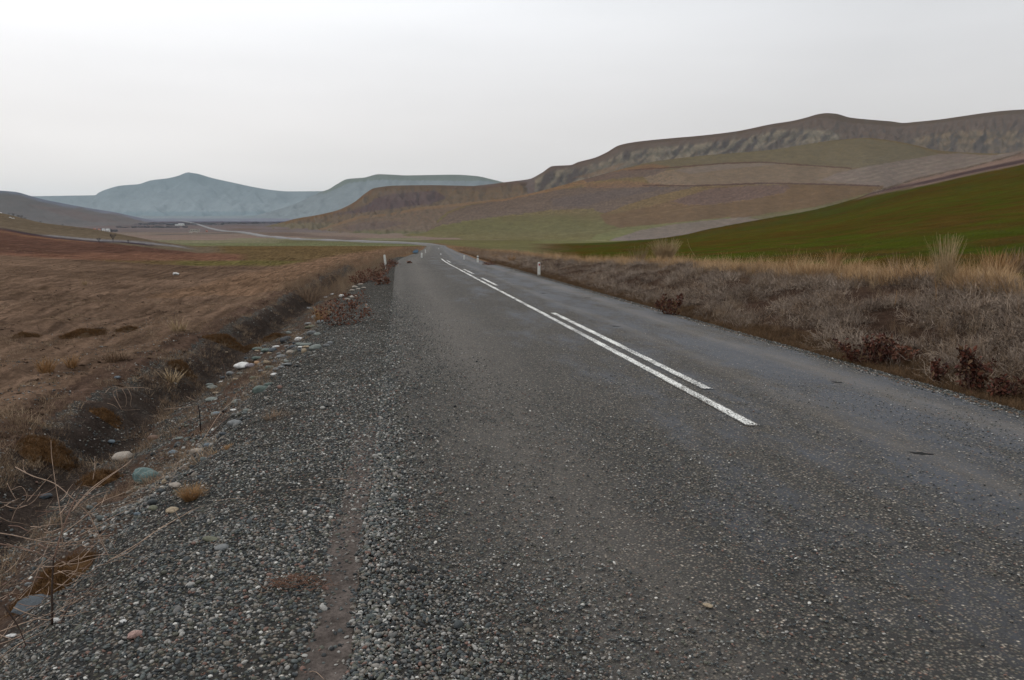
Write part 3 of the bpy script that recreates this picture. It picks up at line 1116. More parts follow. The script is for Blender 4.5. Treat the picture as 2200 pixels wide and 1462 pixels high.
def colG(px, py, D, v, Q):
    C = alb((100, 88, 70), D)
    P = lambda poly, c, jit=2.0, a=1.0, seed=0, sc=14: paint(C, px, py, D, poly, c, jit, a, seed, sc)
    # general greening towards the foot
    g = (sstep(440, 485, py + 8 * fbm(px / 60, py / 20, 3, 101)) * (1 - sstep(1330, 1560, px)))[:, None]
    C[:] = C * (1 - g) + alb((92, 93, 66), D) * g
    g = (sstep(492, 512, py) * (1 - .0 * px))[:, None]
    C[:] = C * (1 - g) + alb((98, 94, 66), D) * g
    # upper olive field
    P([(1340, 364), (1400, 348), (1500, 336), (1650, 322), (1750, 308), (1850, 298), (1900, 303), (1950, 312), (2020, 331), (1960, 345), (1900, 354), (1830, 363), (1740, 356), (1650, 350), (1500, 359), (1400, 368)], (100, 95, 82), 1.2)
    # pink-brown field
    P([(1380, 378), (1470, 360), (1560, 351), (1650, 350), (1740, 356), (1830, 363), (1790, 380), (1880, 399), (1700, 396), (1500, 399), (1400, 397), (1390, 388)], (114, 101, 91), 1.5, seed=2)
    P([(1450, 366), (1560, 351), (1650, 348), (1700, 352), (1600, 360), (1480, 374)], (116, 108, 106), 1.5, .7, seed=3)
    # ribbed grey field
    P([(1800, 372), (1850, 360), (1960, 342), (2020, 331), (2060, 330), (2130, 334), (2200, 324), (2500, 300), (2500, 360), (2200, 345), (2050, 375), (1900, 404), (1860, 399), (1760, 388)], (116, 106, 104), 1.5, seed=4)
    rib = inside(px, py, [(1790, 380), (1850, 362), (1960, 345), (2110, 334), (2200, 328), (2200, 340), (2050, 365), (1900, 392), (1800, 388)])
    st = np.sin((py + (px - 1800) * .22 + 3 * perlin(px / 40, py / 10, 8)) / 1.35) > .35
    st &= perlin(px / 30, py / 8, 21) > -.1
    C[rib & st] = alb((126, 118, 112), D[rib & st])
    # scrub-covered slope
    P([(905, 500), (940, 478), (965, 458), (1012, 441), (1087, 429), (1150, 418), (1200, 408), (1275, 400), (1350, 396), (1430, 402), (1500, 400), (1450, 412), (1380, 436), (1300, 458), (1285, 455),
       (1272, 448), (1180, 452), (1100, 462), (1010, 474), (950, 484)], (89, 80, 79), 3, seed=5, sc=9)
    # rust-coloured grass along the spur
    P([(1020, 438), (1087, 426), (1150, 413), (1200, 400), (1275, 380), (1340, 363), (1400, 352), (1440, 358), (1390, 368), (1330, 380), (1270, 392), (1200, 408), (1140, 420), (1087, 432)], (118, 92, 76), 2.5, .85, seed=6, sc=9)
    P([(1300, 372), (1400, 360), (1440, 364), (1400, 378), (1320, 385), (1260, 392), (1250, 386)], (86, 78, 82), 3, .8, seed=7, sc=9)
    P([(1250, 396), (1340, 388), (1420, 396), (1400, 402), (1320, 404), (1260, 404)], (112, 88, 76), 3, .7, seed=8, sc=8)
    P([(1180, 428), (1290, 412), (1400, 402), (1440, 404), (1340, 424), (1250, 444), (1190, 444)], (80, 76, 82), 4, .7, seed=9, sc=9)
    # brown ploughed slope below
    P([(1500, 402), (1700, 398), (1900, 400), (1872, 420), (1800, 438), (1700, 456), (1620, 466), (1550, 470), (1470, 478), (1390, 484), (1330, 490), (1300, 480), (1290, 462), (1350, 440), (1420, 418)], (98, 80, 66), 2, seed=10)
    P([(1480, 420), (1530, 405), (1640, 398), (1700, 399), (1690, 412), (1640, 424), (1590, 432), (1530, 441), (1480, 440), (1440, 434)], (90, 76, 78), 4, .85, seed=11, sc=7)
    P([(1420, 418), (1500, 402), (1530, 404), (1480, 420), (1390, 446), (1330, 458), (1300, 462), (1340, 442)], (102, 88, 68), 2, .8, seed=12)
    # greener strip and lilac ploughland at the foot
    P([(1280, 505), (1340, 492), (1420, 482), (1500, 474), (1570, 467), (1570, 474), (1450, 486), (1380, 497), (1310, 515), (1270, 515)], (102, 106, 74), 1.5, .9, seed=13)
    P([(1300, 520), (1316, 514), (1340, 507), (1375, 495), (1450, 482), (1550, 471), (1650, 463), (1700, 455), (1900, 420), (1900, 470), (1500, 540), (1330, 540)], (112, 104, 101), 1.2, seed=14)
    P([(1600, 470), (1650, 459), (1700, 452), (1750, 445), (1870, 414), (1870, 425), (1750, 452), (1650, 472)], (92, 92, 66), 1.5, .8, seed=15)
    P([(1100, 519), (1200, 517), (1300, 515.5), (1312, 519), (1200, 521), (1100, 524)], (118, 120, 90), .8, .9, seed=16)
    P([(1090, 524), (1200, 521), (1312, 519), (1360, 521), (1300, 535), (1200, 548), (1080, 552)], (98, 84, 64), 1, .9, seed=17)
    line_paint(C, px, py, D, [(1380, 399), (1500, 399.5), (1650, 394), (1750, 396), (1890, 400)], 1.5, (70, 56, 60))
    line_paint(C, px, py, D, [(1350, 366), (1450, 360), (1560, 351), (1640, 349), (1740, 356), (1830, 362)], 1.3, (78, 62, 62), seed=2)
    line_paint(C, px, py, D, [(1340, 470), (1450, 452), (1600, 430)], .8, (118, 100, 78), seed=3, a=.5)
    line_paint(C, px, py, D, [(1200, 505), (1330, 492), (1440, 480)], .8, (118, 116, 84), seed=4, a=.5)
    scr = inside(px, py, [(905, 500), (965, 458), (1087, 428), (1200, 402), (1350, 364), (1440, 360), (1500, 400), (1690, 398), (1700, 415), (1590, 434), (1480, 442), (1350, 450), (1290, 458), (1100, 464), (950, 486)])
    C *= (1 + .12 * fbm(px / 16, py / 5, 4, 111) + np.where(scr, .30, .09) * fbm(px / 4.5, py / 3, 2, 112) + np.where(scr, .14, 0) * (1 - 2 * np.abs(perlin(px / 16 + py / 9, py / 22, 113))))[:, None]  # scrub also gets soft gully shading painted into its colour
    return np.clip(C, .012, .6)


def roughG(Q, v, D):
    e = env(v, .3, .97)
    return 14 * fbm(Q / 90, v * 3, 2, 121) * e, 3.0 * fbm(Q / 90, v * 3, 2, 122) * e


loft('foothill', crestG, [(820, 1000), (1000, 1300), (1500, 1500), (2900, 1500)], [(820, 524), (1300, 522), (1700, 510), (2900, 500)], [(820, 480), (1300, 430), (2900, 430)], 820, 2900, 2.2, 230, 1.6, colG,
     'broad foothill of brown, olive and grey fields below the rocky mountain', roughG)

# ------------------------------------------------------------------ road
path = [(float(xc_f(t)), float(t)) for t in np.concatenate([np.arange(-30, 60, .5), np.arange(60, 200, 2.0)])]
ctrl = [Vector((p[0], p[1])) for p in path[-12:]]
far_px = [(914, 526.6, 258), (896, 525.0, 276), (868, 523.4, 292), (830, 521.2, 318), (790, 519.3, 350), (762, 518, 378), (720, 516.6, 420), (680, 515.5, 470), (640, 514.6, 520), (612, 513.2, 570), (585, 511, 630), (561, 507.4, 730),
          (543, 503.2, 860), (526, 499.5, 1010), (506, 498.2, 1120), (482, 496.4, 1240), (456, 491.7, 1560), (431, 483.6, 2080), (412, 478.4, 2500), (381, 471.8, 3100), (356, 466.5, 3700)]


def at_bearing(p, D):
    Lx = (p - CX) / FH * D
    return (D * SY + Lx * CYW, D * CYW - Lx * SY)


far_xy = [at_bearing(p, D) for p, y, D in far_px]
keys = [path[-1]] + [at_bearing(935, 225)] + far_xy
keys = [path[-6]] + keys


def catmull(P, step):
    out = []
    for i in range(1, len(P) - 2):
        p0, p1, p2, p3 = [np.array(P[k]) for k in (i - 1, i, i + 1, i + 2)]
        n = max(2, int(np.linalg.norm(p2 - p1) / step(np.linalg.norm(p1))))
        for k in range(n):
            t = k / n
            out.append(tuple(.5 * ((2 * p1) + (-p0 + p2) * t + (2 * p0 - 5 * p1 + 4 * p2 - p3) * t * t + (-p0 + 3 * p1 - 3 * p2 + p3) * t ** 3)))
    return out


tail = catmull(keys, lambda d: max(2.5, d * .012))
cl = path + tail[1:]
cl = np.array(cl)
seg = np.hypot(*np.diff(cl, axis=0).T)
tt = np.concatenate([[0], np.cumsum(seg)]) - 30
tan = np.gradient(cl, axis=0)
tan /= np.linalg.norm(tan, axis=1)[:, None]
nor = np.stack([tan[:, 1], -tan[:, 0]], 1)
zroad = base_f(np.maximum(cl[:, 0] * SY + cl[:, 1] * CYW, 0))
ff = sstep(200, 260, cl[:, 1]) + (tt > 215)
ff = np.clip(ff, 0, 1)
cand = np.max([H(cl[:, 0] + nor[:, 0] * k, cl[:, 1] + nor[:, 1] * k) for k in (-4, -2, 0, 2, 4)], 0) + .12
# embankment height grows a little far away so the ribbon stays on top of the plain
cand = cand + .5 * sstep(230, 330, tt) + .8 * sstep(400, 1200, tt)
# smooth
k = 5
cand_s = np.convolve(np.pad(cand, (k, k), 'edge'), np.ones(2 * k + 1) / (2 * k + 1), 'valid')
zroad = zroad * (1 - ff) + np.maximum(cand_s, cand) * ff


def road_z_at(t):
    return np.interp(t, tt, zroad)


def ribbon(offs, t0=None, t1=None, dz=0.0, wfar=1.0, edge_drop=None, jag=0.0):
    sel = np.arange(len(tt))
    if t0 is not None:
        ins = (tt > t0) & (tt < t1)
        T_ = np.concatenate([[t0, t0 + .06], tt[ins & (tt > t0 + .08) & (tt < t1 - .08)], [t1 - .06, t1]])
    else:
        T_ = tt
    cx_ = np.interp(T_, tt, cl[:, 0])
    cy_ = np.interp(T_, tt, cl[:, 1])
    nx_ = np.interp(T_, tt, nor[:, 0])
    ny_ = np.interp(T_, tt, nor[:, 1])
    zz = np.interp(T_, tt, zroad) + dz
    V, UV = [], []
    for j, o_ in enumerate(offs):
        oo = np.full(T_.shape, float(o_))
        if jag and j in (0, len(offs) - 1):
            oo = oo + jag * (fbm(T_ / .8, T_ * 0 + j * 9, 3, 66))
        ed = edge_drop[j] if edge_drop else 0
        wf = 1 + .25 * sstep(215, 300, T_)
        V.append(np.stack([cx_ + nx_ * oo * wf, cy_ + ny_ * oo * wf, zz - ed * np.where(T_ < 200, 1, 30)], 1))
        UV.append(np.stack([oo, T_, T_ * 0], 1))
    V = np.stack(V, 1).reshape(-1, 3)
    UV = np.stack(UV, 1).reshape(-1, 3)
    return V, UV, grid_faces(len(T_), len(offs))[:, ::-1].copy()


offs = [-3.0, -2.85] + list(np.linspace(-2.7, 2.7, 13)) + [2.85, 3.02]
V, UV, Fc = ribbon(offs, edge_drop=[.05, .006] + [0] * 13 + [.008, .06], jag=.06)
me = mesh_from('road', V, Fc)
set_attr(me, 'road_uv', UV, 'FLOAT_VECTOR')
road = obj('road', me, M_road)
tag(road, 'worn grey two-lane road of exposed chippings running down into the valley', kind='structure')


def t_at(p, y):
    P, D = hit(p, y)
    return P.y + 0.0     # straight part: distance along the road is the y coordinate


S_SOLID, S_DASH, LW = .30, .535, .066


def line_obj(name, s0, t0, t1, label, dz=.005):
    V, UV, Fc = ribbon([s0 - LW, s0 - LW * .6, s0, s0 + LW * .6, s0 + LW], t0, t1, dz=dz)
    me = mesh_from(name, V, Fc)
    set_attr(me, 'road_uv', UV, 'FLOAT_VECTOR')
    ed = np.clip((np.abs(UV[:, 0] - s0) / LW - .6) / .4, 0, 1)
    ed = np.maximum(ed, 1 - np.minimum(UV[:, 1] - t0, t1 - UV[:, 1]) / .06)
    set_attr(me, 'edge', np.clip(ed, 0, 1), 'FLOAT')
    o = obj(name, me, M_paint)
    tag(o, label, kind='structure')
    return o


line_obj('centre_line', S_SOLID, t_at(1618, 915), 60, 'solid white centre line, worn and speckled, ending in the foreground')
line_obj('dashed_line', S_DASH, t_at(1510, 837), t_at(1178, 673), 'nearest thick white dash beside the solid centre line', .0055)
line_obj('dashed_line', S_DASH, t_at(1066, 614), t_at(1033, 598), 'second white dash beside the solid centre line', .0065)
line_obj('dashed_line', S_DASH, 33.5, 38.5, 'third, small white dash beside the solid centre line', .008)
line_obj('dashed_line', S_DASH, 49, 54, 'fourth, faint white dash where the road dips', .01)
line_obj('centre_line', S_SOLID, 82, 90, 'short white mark on the road beyond the dip', .02)
line_obj('centre_line', S_SOLID, 160, 185, 'small white mark at the far bend of the road', .03)

# ------------------------------------------------------------------ scattering (geometry nodes) of stuff nobody could count
def scatter(name, pts, rot, scl, idx, sources, mat, label):
    me = bpy.data.meshes.new(name)
    me.vertices.add(len(pts))
    me.vertices.foreach_set('co', np.asarray(pts, np.float32).ravel())
    me.update()
    set_attr(me, 'i_rot', rot, 'FLOAT_VECTOR')
    set_attr(me, 'i_scl', scl, 'FLOAT_VECTOR')
    set_attr(me, 'i_idx', np.asarray(idx, np.int32), 'INT')
    o = bpy.data.objects.new(name, me)
    COL.objects.link(o)
    g = bpy.data.node_groups.new(name + '_scatter', 'GeometryNodeTree')
    g.interface.new_socket('Geometry', in_out='INPUT', socket_type='NodeSocketGeometry')
    g.interface.new_socket('Geometry', in_out='OUTPUT', socket_type='NodeSocketGeometry')
    gi = g.nodes.new('NodeGroupInput')
    go = g.nodes.new('NodeGroupOutput')
    iop = g.nodes.new('GeometryNodeInstanceOnPoints')
    g.links.new(gi.outputs[0], iop.inputs['Points'])
    join = g.nodes.new('GeometryNodeJoinGeometry')
    for sme in reversed(sources):
        so = bpy.data.objects.new(sme.name + '_shape', sme)     # only a mesh holder, not linked to the scene
        oi = g.nodes.new('GeometryNodeObjectInfo')
        oi.inputs['Object'].default_value = so
        oi.inputs['As Instance'].default_value = False
        g2i = g.nodes.new('GeometryNodeGeometryToInstance')
        g.links.new(oi.outputs['Geometry'], g2i.inputs[0])
        g.links.new(g2i.outputs[0], join.inputs[0])
    g.links.new(join.outputs[0], iop.inputs['Instance'])
    iop.inputs['Pick Instance'].default_value = True

    def named(n, t):
        a = g.nodes.new('GeometryNodeInputNamedAttribute')
        a.data_type = t
        a.inputs['Name'].default_value = n
        return a.outputs['Attribute']
    g.links.new(named('i_idx', 'INT'), iop.inputs['Instance Index'])
    e2r = g.nodes.new('FunctionNodeEulerToRotation')
    g.links.new(named('i_rot', 'FLOAT_VECTOR'), e2r.inputs[0])
    g.links.new(e2r.outputs[0], iop.inputs['Rotation'])
    g.links.new(named('i_scl', 'FLOAT_VECTOR'), iop.inputs['Scale'])
    sm = g.nodes.new('GeometryNodeSetMaterial')
    sm.inputs['Material'].default_value = mat
    g.links.new(iop.outputs[0], sm.inputs['Geometry'])
    g.links.new(sm.outputs[0], go.inputs[0])
    md = o.modifiers.new('scatter', 'NODES')
    md.node_group = g
    tag(o, label, None, kind='stuff')
    return o


import bmesh


def stone_mesh(name, seed, sub=2, squash=(1, .78, .5), rough=.16, flat=False):
    bm = bmesh.new()
    bmesh.ops.create_icosphere(bm, subdivisions=sub, radius=1.0)
    V = np.array([v.co[:] for v in bm.verts])
    k = seed * 3.7
    n = fbm(V[:, 0] * 1.1 + k, V[:, 1] * 1.1 + V[:, 2] * .9 - k, 3, seed) + fbm(V[:, 2] * 1.1 - k, V[:, 0] * .9, 2, seed + 4)
    if flat:   # angular: clip by a few planes
        r_ = np.random.RandomState(seed)
        for _ in range(9):
            d = r_.randn(3)
            d /= np.linalg.norm(d)
            h = V @ d
            lim = .62 + .2 * r_.rand()
            V = V - np.maximum(h - lim, 0)[:, None] * d[None]
    V = V * (1 + rough * n)[:, None] * np.array(squash)[None]
    for v, c in zip(bm.verts, V):
        v.co = c
    me = bpy.data.meshes.new(name)
    bm.to_mesh(me)
    bm.free()
    me.polygons.foreach_set('use_smooth', np.full(len(me.polygons), not flat, dtype=bool))
    return me


def tuft_mesh(name, n, rad0, h0, h1, lean, width, seed, segs=3, curl=.5, wig=0.0):
    r_ = np.random.RandomState(seed)
    V, Fc = [], []
    for i in range(n):
        a = r_.rand() * 6.283
        rr_ = rad0 * math.sqrt(r_.rand())
        p = np.array([math.cos(a) * rr_, math.sin(a) * rr_, -.01])
        b = a + r_.randn() * .8
        ln = h0 + (h1 - h0) * r_.rand()
        le = lean * (.3 + r_.rand())
        d = np.array([math.cos(b) * le, math.sin(b) * le, 1.0])
        d /= np.linalg.norm(d)
        side = np.array([-math.sin(b + r_.randn() * .7), math.cos(b), 0])
        side /= np.linalg.norm(side)
        o = len(V)
        for k in range(segs + 1):
            w = width * (1 - .75 * k / segs)
            V.append(p - side * w)
            V.append(p + side * w)
            st = ln / segs
            p = p + d * st
            d = d + np.array([math.cos(b) * curl * le, math.sin(b) * curl * le, -curl * .35]) / segs + r_.randn(3) * wig
            d /= np.linalg.norm(d)
        for k in range(segs):
            Fc.append((o + 2 * k, o + 2 * k + 1, o + 2 * k + 3, o + 2 * k + 2))
    return mesh_from(name, np.array(V), np.array(Fc))


pebbles = [stone_mesh('pebble', s, 2 if s < 3 else 1, sq, .14) for s, sq in ((1, (1, .8, .55)), (2, (1, .68, .5)), (3, (1, .88, .6)), (4, (1, .6, .48)))]
M_pebble = inst_mat('river_pebbles', STONE_STOPS, .7, .3, var=.25, nscale=150)


def log_uniform(n, a, b):
    return a * np.exp(rs.rand(n) * math.log(b / a))


def flat_rot(n, tilt=.35):
    return np.stack([rs.randn(n) * tilt, rs.randn(n) * tilt, rs.rand(n) * 6.283], 1)


def keep_in_view(x, y, margin=520):
    P = np.stack([x, y, H(x, y)], 1)
    px, py = proj_v(P)
    D = x * SY + y * CYW
    return (px > -margin) & (px < 2200 + margin) & (py < 1462 + margin) & (D > .5)


# loose gravel of the left shoulder
n = 200000
y = log_uniform(n, .9, 26)
u = rs.rand(n)
x = -.2 - 2.0 * u + 1.5 * (rs.rand(n) < .26) * rs.rand(n) + .15
x = np.where(rs.rand(n) < .30, -.2 + 1.9 * rs.rand(n) ** 1.5, x)
k = keep_in_view(x, y)
slx = -.2 - x
k &= ~((np.abs(slx - .10 - .05 * perlin(y / 1.5, y * 0, 3)) < .062 + .07 * perlin(y / .35, x * 3, 4)) & (y < 5.2 + .5 * perlin(x * 9, y * 4, 2)) & (rs.rand(n) < .86 - .5 * sstep(3.4, 5.2, y)))
thin = np.where(x > -.2, 1 - sstep(.0, 1.7, x + .2), 1) * (.68 + 1.0 * perlin(x / .7, y / 1.1, 77))
k &= rs.rand(n) < thin * 1.25
k &= rs.rand(n) > sstep(9, 26, y)
x, y = x[k], y[k]
n = len(x)
slx = -.2 - x
sz = (.0045 + .0095 * rs.rand(n) ** 2.0) * (1 - .25 * sstep(.7, 1.4, slx)) * np.where(x > -.2, 1 - .35 * sstep(-.2, .8, x), 1.0)
sz = np.where(rs.rand(n) < .008, sz * 1.9, sz)
zz = H(x, y) + sz * .25 * rs.rand(n) + np.where(x > -.2, .0, 0)
scatter('gravel', np.stack([x, y, zz], 1), flat_rot(n), np.stack([sz] * 3, 1) * (1 + .15 * rs.randn(n, 3)), rs.randint(0, 4, n), pebbles, M_pebble,
        'loose grey river gravel covering the left shoulder of the road')
# gravelly earth of ditch and field edge
n = 80000
y = log_uniform(n, 1.5, 30)
x = -1.5 - log_uniform(n, .25, 6.5)
k = keep_in_view(x, y)
k &= rs.rand(n) > sstep(12, 30, y)
k &= rs.rand(n) < np.clip(.45 + 1.6 * fbm(x / 1.1, y / 1.8, 3, 131) - .25 * sstep(3.5, 7, -x), 0, 1)
x, y = x[k], y[k]
n = len(x)
sz = .006 + .013 * rs.rand(n) ** 2.2
scatter('ditch_gravel', np.stack([x, y, H(x, y) + sz * .1], 1), flat_rot(n), np.stack([sz] * 3, 1) * (1 + .15 * rs.randn(n, 3)), rs.randint(0, 4, n), pebbles, M_pebble,
        'dark pebbles strewn over the earth of the ditch and field edge')
# loose chips on the carriageway
n = 150000
y = log_uniform(n, 1.2, 13)
x = -.2 + 5.8 * rs.rand(n)
k = keep_in_view(x, y) & (rs.rand(n) < (.30 + .7 * (1 - sstep(.3, 3.2, x))) * np.clip(.62 + 1.5 * fbm(x / 1.0, y / 3, 4, 141), 0.05, 1))
k &= rs.rand(n) > sstep(5, 13, y)
k &= ~((np.abs(x - 2.995) < .08) & (y > 5.9)) & ~((np.abs(x - 3.235) < .08) & (y > 7))
x, y = x[k], y[k]
n = len(x)
sz = .0035 + .0060 * rs.rand(n) ** 1.6
scatter('stone_chips', np.stack([x, y, H(x, y) + .0005 - sz * .12], 1), flat_rot(n, .2), np.stack([sz, sz, sz * .75], 1), rs.randint(0, 4, n), pebbles, M_pebble,
        'small stone chips lying on the worn road surface')

M_straw = inst_mat('dry_grass', [(0, (.15, .10, .065)), (.25, (.22, .155, .10)), (.5, (.17, .11, .07)), (.7, (.36, .27, .18)), (.9, (.11, .07, .05)), (1, (.24, .15, .09))], .9, .1, 'LINEAR', .2, 20)
M_scrub = inst_mat('dead_scrub', [(0, (.16, .125, .103)), (.3, (.28, .222, .178)), (.55, (.09, .068, .054)), (.8, (.35, .275, .21)), (1, (.22, .15, .10))], .9, .1, 'LINEAR', .2, 9)
M_brown = inst_mat('brown_mossy_grass', [(0, (.10, .062, .035)), (.5, (.14, .085, .045)), (1, (.075, .048, .03))], .9, .1, 'LINEAR', .2, 9)
M_pale = inst_mat('pale_straw', [(0, (.36, .23, .12)), (.5, (.50, .35, .20)), (1, (.26, .15, .07))], .9, .1, 'LINEAR', .15, 9)

tufts = [tuft_mesh('short_tuft', 22, .09, .04, .13, .9, .0016, s, 2, .6) for s in (1, 2, 3)]
scrubs = [tuft_mesh('scrub_tuft', 40, .24, .10, .32, 1.8, .0040, s, 5, .6, .45) for s in (11, 12, 13, 14)]
mossy = [tuft_mesh('mossy_tuft', 60, .12, .03, .10, .8, .0018, s, 2, .5) for s in (21, 22)]
tall = [tuft_mesh('tall_grass', 26, .10, .25, .60, .35, .0018, s, 4, .5, .03) for s in (31, 32, 33)]

tall_w = tuft_mesh('straw_fringe', 26, .12, .15, .55, .6, .0036, 35, 4, .7, .06)
tall_w2 = tuft_mesh('straw_fringe', 20, .15, .12, .42, .9, .0036, 36, 4, .8, .06)


def up_rot(n, tilt=.15):
    return np.stack([rs.randn(n) * tilt, rs.randn(n) * tilt, rs.rand(n) * 6.283], 1)


def put(name, x, y, smin, smax, src, mat, label, sink=.0, tilt=.15):
    k = keep_in_view(x, y)
    x, y = x[k], y[k]
    n = len(x)
    s = smin + (smax - smin) * rs.rand(n)
    return scatter(name, np.stack([x, y, H(x, y) - sink], 1), up_rot(n, tilt), np.stack([s] * 3, 1), rs.randint(0, len(src), n), src, mat, label)


# field stubble on the left
n = 30000
D = log_uniform(n, 4.0, 75)
q = rs.rand(n) * 1150 - 250
x, y = at_bearing(q, D)
k = (x < -3.6 + 1.2 * perlin(x / 2, y / 3, 5)) & (fbm(x * .9 - y * .26, y / 4, 3, 151) > .02)
x, y = x[k], y[k]
put('field_grass', x, y, .3, 1.0, tufts, M_straw, 'short dry brown grass of the field left of the road')
# grass in ditch
n = 7000
y = log_uniform(n, 3.5, 70)
x = -1.6 - 3.2 * rs.rand(n)
k = fbm(x / .8, y / 2, 3, 161) > .0 + .25 * (1 - sstep(4, 9, y))
put('ditch_grass', x[k], y[k], .4, 1.3, tufts, M_straw, 'dry straw-coloured grass along the ditch left of the road')
# scrub on the right bank
n = 17000
y = log_uniform(n, 3.0, 110)
x = xc_f(y) + HALF + .75 + 3.6 * rs.rand(n) ** .9
k = (fbm(x / 1.0, y / 1.3, 3, 171) > -.10)
put('bank_scrub', x[k], y[k], .5, 1.15, scrubs, M_scrub, 'grey tangle of dead twiggy scrub covering the right roadside bank', .03, .3)
n = 6500
y = log_uniform(n, 3.0, 120)
x = xc_f(y) + HALF + .42 + .75 * rs.rand(n)
put('bank_foot_grass', x, y, .6, 1.25, mossy, M_brown, 'dark brown mossy grass along the foot of the right bank', .0)
n = 9000
y = log_uniform(n, 4.0, 120)
x = xc_f(y) + HALF + 3.1 + 1.6 * rs.rand(n)
k = fbm(x / 1.5, y / 2.5, 3, 181) > .12
put('bank_top_grass', x[k], y[k], .2, .55, tall, M_straw, 'dry orange-brown grass along the top of the right bank', .02)
n = 5000
y = log_uniform(n, 5.0, 120)
x = xc_f(y) + HALF + .9 + 3.0 * rs.rand(n)
k = fbm(x / 1.0, y / 2.5, 3, 185) > .15
put('bank_grass', x[k], y[k], .2, .55, tall, M_straw, 'thin straw growing up through the scrub of the right bank', .02)
n = 8500
y = log_uniform(n, 5.0, 110)
x = xc_f(y) + HALF + 3.6 + 1.3 * rs.rand(n)
k = fbm(x / 1.2, y / 1.6, 3, 183) > -.05
put('bank_top_straw', x[k], y[k], .45, 1.15, [tall_w, tall_w2], M_pale, 'pale straw fringe along the top edge of the right bank', .02)
# verges down the slope
n = 5200
y = log_uniform(n, 22, 190)
side = rs.rand(n) < .5
x = np.where(side, xc_f(y) - HALF - .5 - 4 * rs.rand(n), xc_f(y) + HALF + .5 + 5 * rs.rand(n))
k = ~(side & (y < 30)) & ~(~side & (y < 60))
put('verge_grass', x[k], y[k], .5, 1.1, tall, M_straw, 'dry grass of the verges where the road runs downhill', .02)
n = 1500
q = 1867 + 700 * rs.rand(n)
D = hr_d(q) + rs.randn(n) * 9
x, y = at_bearing(q, D)
s = 2.0 + 3.5 * rs.rand(n)
k = perlin(q / 18, D * 0, 5) > -.3
scatter('crest_scrub', np.stack([x, y, H(x, y)], 1)[k], up_rot(n, .2)[k], np.stack([s] * 3, 1)[k], rs.randint(0, 4, n)[k], scrubs, M_scrub, 'dead scrub on the dark strip along the crest of the green hillside')
# green wheat close to the bank
M_wheat = inst_mat('winter_wheat', [(0, (.035, .050, .010)), (.5, (.045, .055, .014)), (1, (.075, .058, .022))], .8, .15, 'LINEAR', .2, 9)
n = 16000
D = log_uniform(n, 11, 60)
q = 1150 + rs.rand(n) * 1200
x, y = at_bearing(q, D)
sr_ = x - xc_f(np.clip(y, -40, 200)) - HALF
k = (sr_ > 4.8) & (fbm(x / 3, y / 3, 2, 191) > -.2 + .3 * (1 - sstep(5, 9, sr_)))
put('wheat', x[k], y[k], .4, .8, tufts, M_wheat, 'sparse young green wheat on the hillside right of the road')

n = 9000
D = log_uniform(n, 4.5, 60)
q = rs.rand(n) * 1150 - 250
x, y = at_bearing(q, D)
k = (x < -3.8) & (fbm(x * .9 - y * .26, y / 3, 3, 201) > .1)
x, y = x[k], y[k]
k = keep_in_view(x, y)
x, y = x[k], y[k]
n = len(x)
sz = .012 + .035 * rs.rand(n) ** 2
M_clod = inst_mat('earth_clods', [(0, (.035, .022, .016)), (.5, (.06, .040, .028)), (1, (.11, .075, .055))], .95, .0, 'LINEAR', .2, 40)
scatter('earth_clods', np.stack([x, y, H(x, y)], 1), flat_rot(n), np.stack([sz * 1.2, sz, sz * .9], 1), rs.randint(0, 4, n), pebbles, M_clod, 'dark crumbs of earth lying over the brown field')
litter = [tuft_mesh('straw_litter', 4, .10, .05, .20, 14, .0012, s, 3, .1, .12) for s in (81, 82, 83)]
n = 5200
y = log_uniform(n, 2.2, 30)
x = -1.5 - log_uniform(n, .2, 9)
k = (fbm(x / .8, y / 1.2, 3, 211) > .05) & (rs.rand(n) < .25 + .75 * sstep(3, 8, y))
x, y = x[k], y[k]
k = keep_in_view(x, y)
x, y = x[k], y[k]
n = len(x)
s = .5 + .8 * rs.rand(n)
M_litter = inst_mat('straw_litter', [(0, (.24, .17, .11)), (.5, (.34, .26, .19)), (1, (.15, .10, .07))], .9, .1, 'LINEAR', .2, 20)
scatter('straw_litter', np.stack([x, y, H(x, y) + .015], 1), up_rot(n, .1), np.stack([s] * 3, 1), rs.randint(0, 3, n), litter, M_litter, 'fallen straw and thin stalks scattered over ditch and field edge')
n = 6500
y = log_uniform(n, 3.5, 45)
x = xc_f(y) + HALF - .12 + .62 * rs.rand(n) ** 1.2
k = keep_in_view(x, y)
x, y = x[k], y[k]
n = len(x)
sz = .006 + .010 * rs.rand(n) ** 2
scatter('edge_gravel', np.stack([x, y, H(x, y) + sz * .2], 1), flat_rot(n), np.stack([sz] * 3, 1), rs.randint(0, 4, n), pebbles, M_pebble, 'strip of loose gravel along the right edge of the road')

n = 1500
y = 5.5 + 14 * rs.rand(n)
x = -.2 - 1.15 - 1.15 * rs.rand(n) - .12 * rs.randn(n)
k = keep_in_view(x, y) & (rs.rand(n) < np.clip(.5 + 1.2 * fbm(x / .5, y / 1.2, 2, 221), 0, 1))
x, y = x[k], y[k]
n = len(x)
sz = .014 + .026 * rs.rand(n) ** 2
scatter('cobbles', np.stack([x, y, H(x, y) + sz * .2], 1), flat_rot(n), np.stack([sz] * 3, 1) * (1 + .15 * rs.randn(n, 3)), rs.randint(0, 4, n), pebbles, M_pebble, 'fist-sized rubble between the larger stones on the slope of the shoulder')

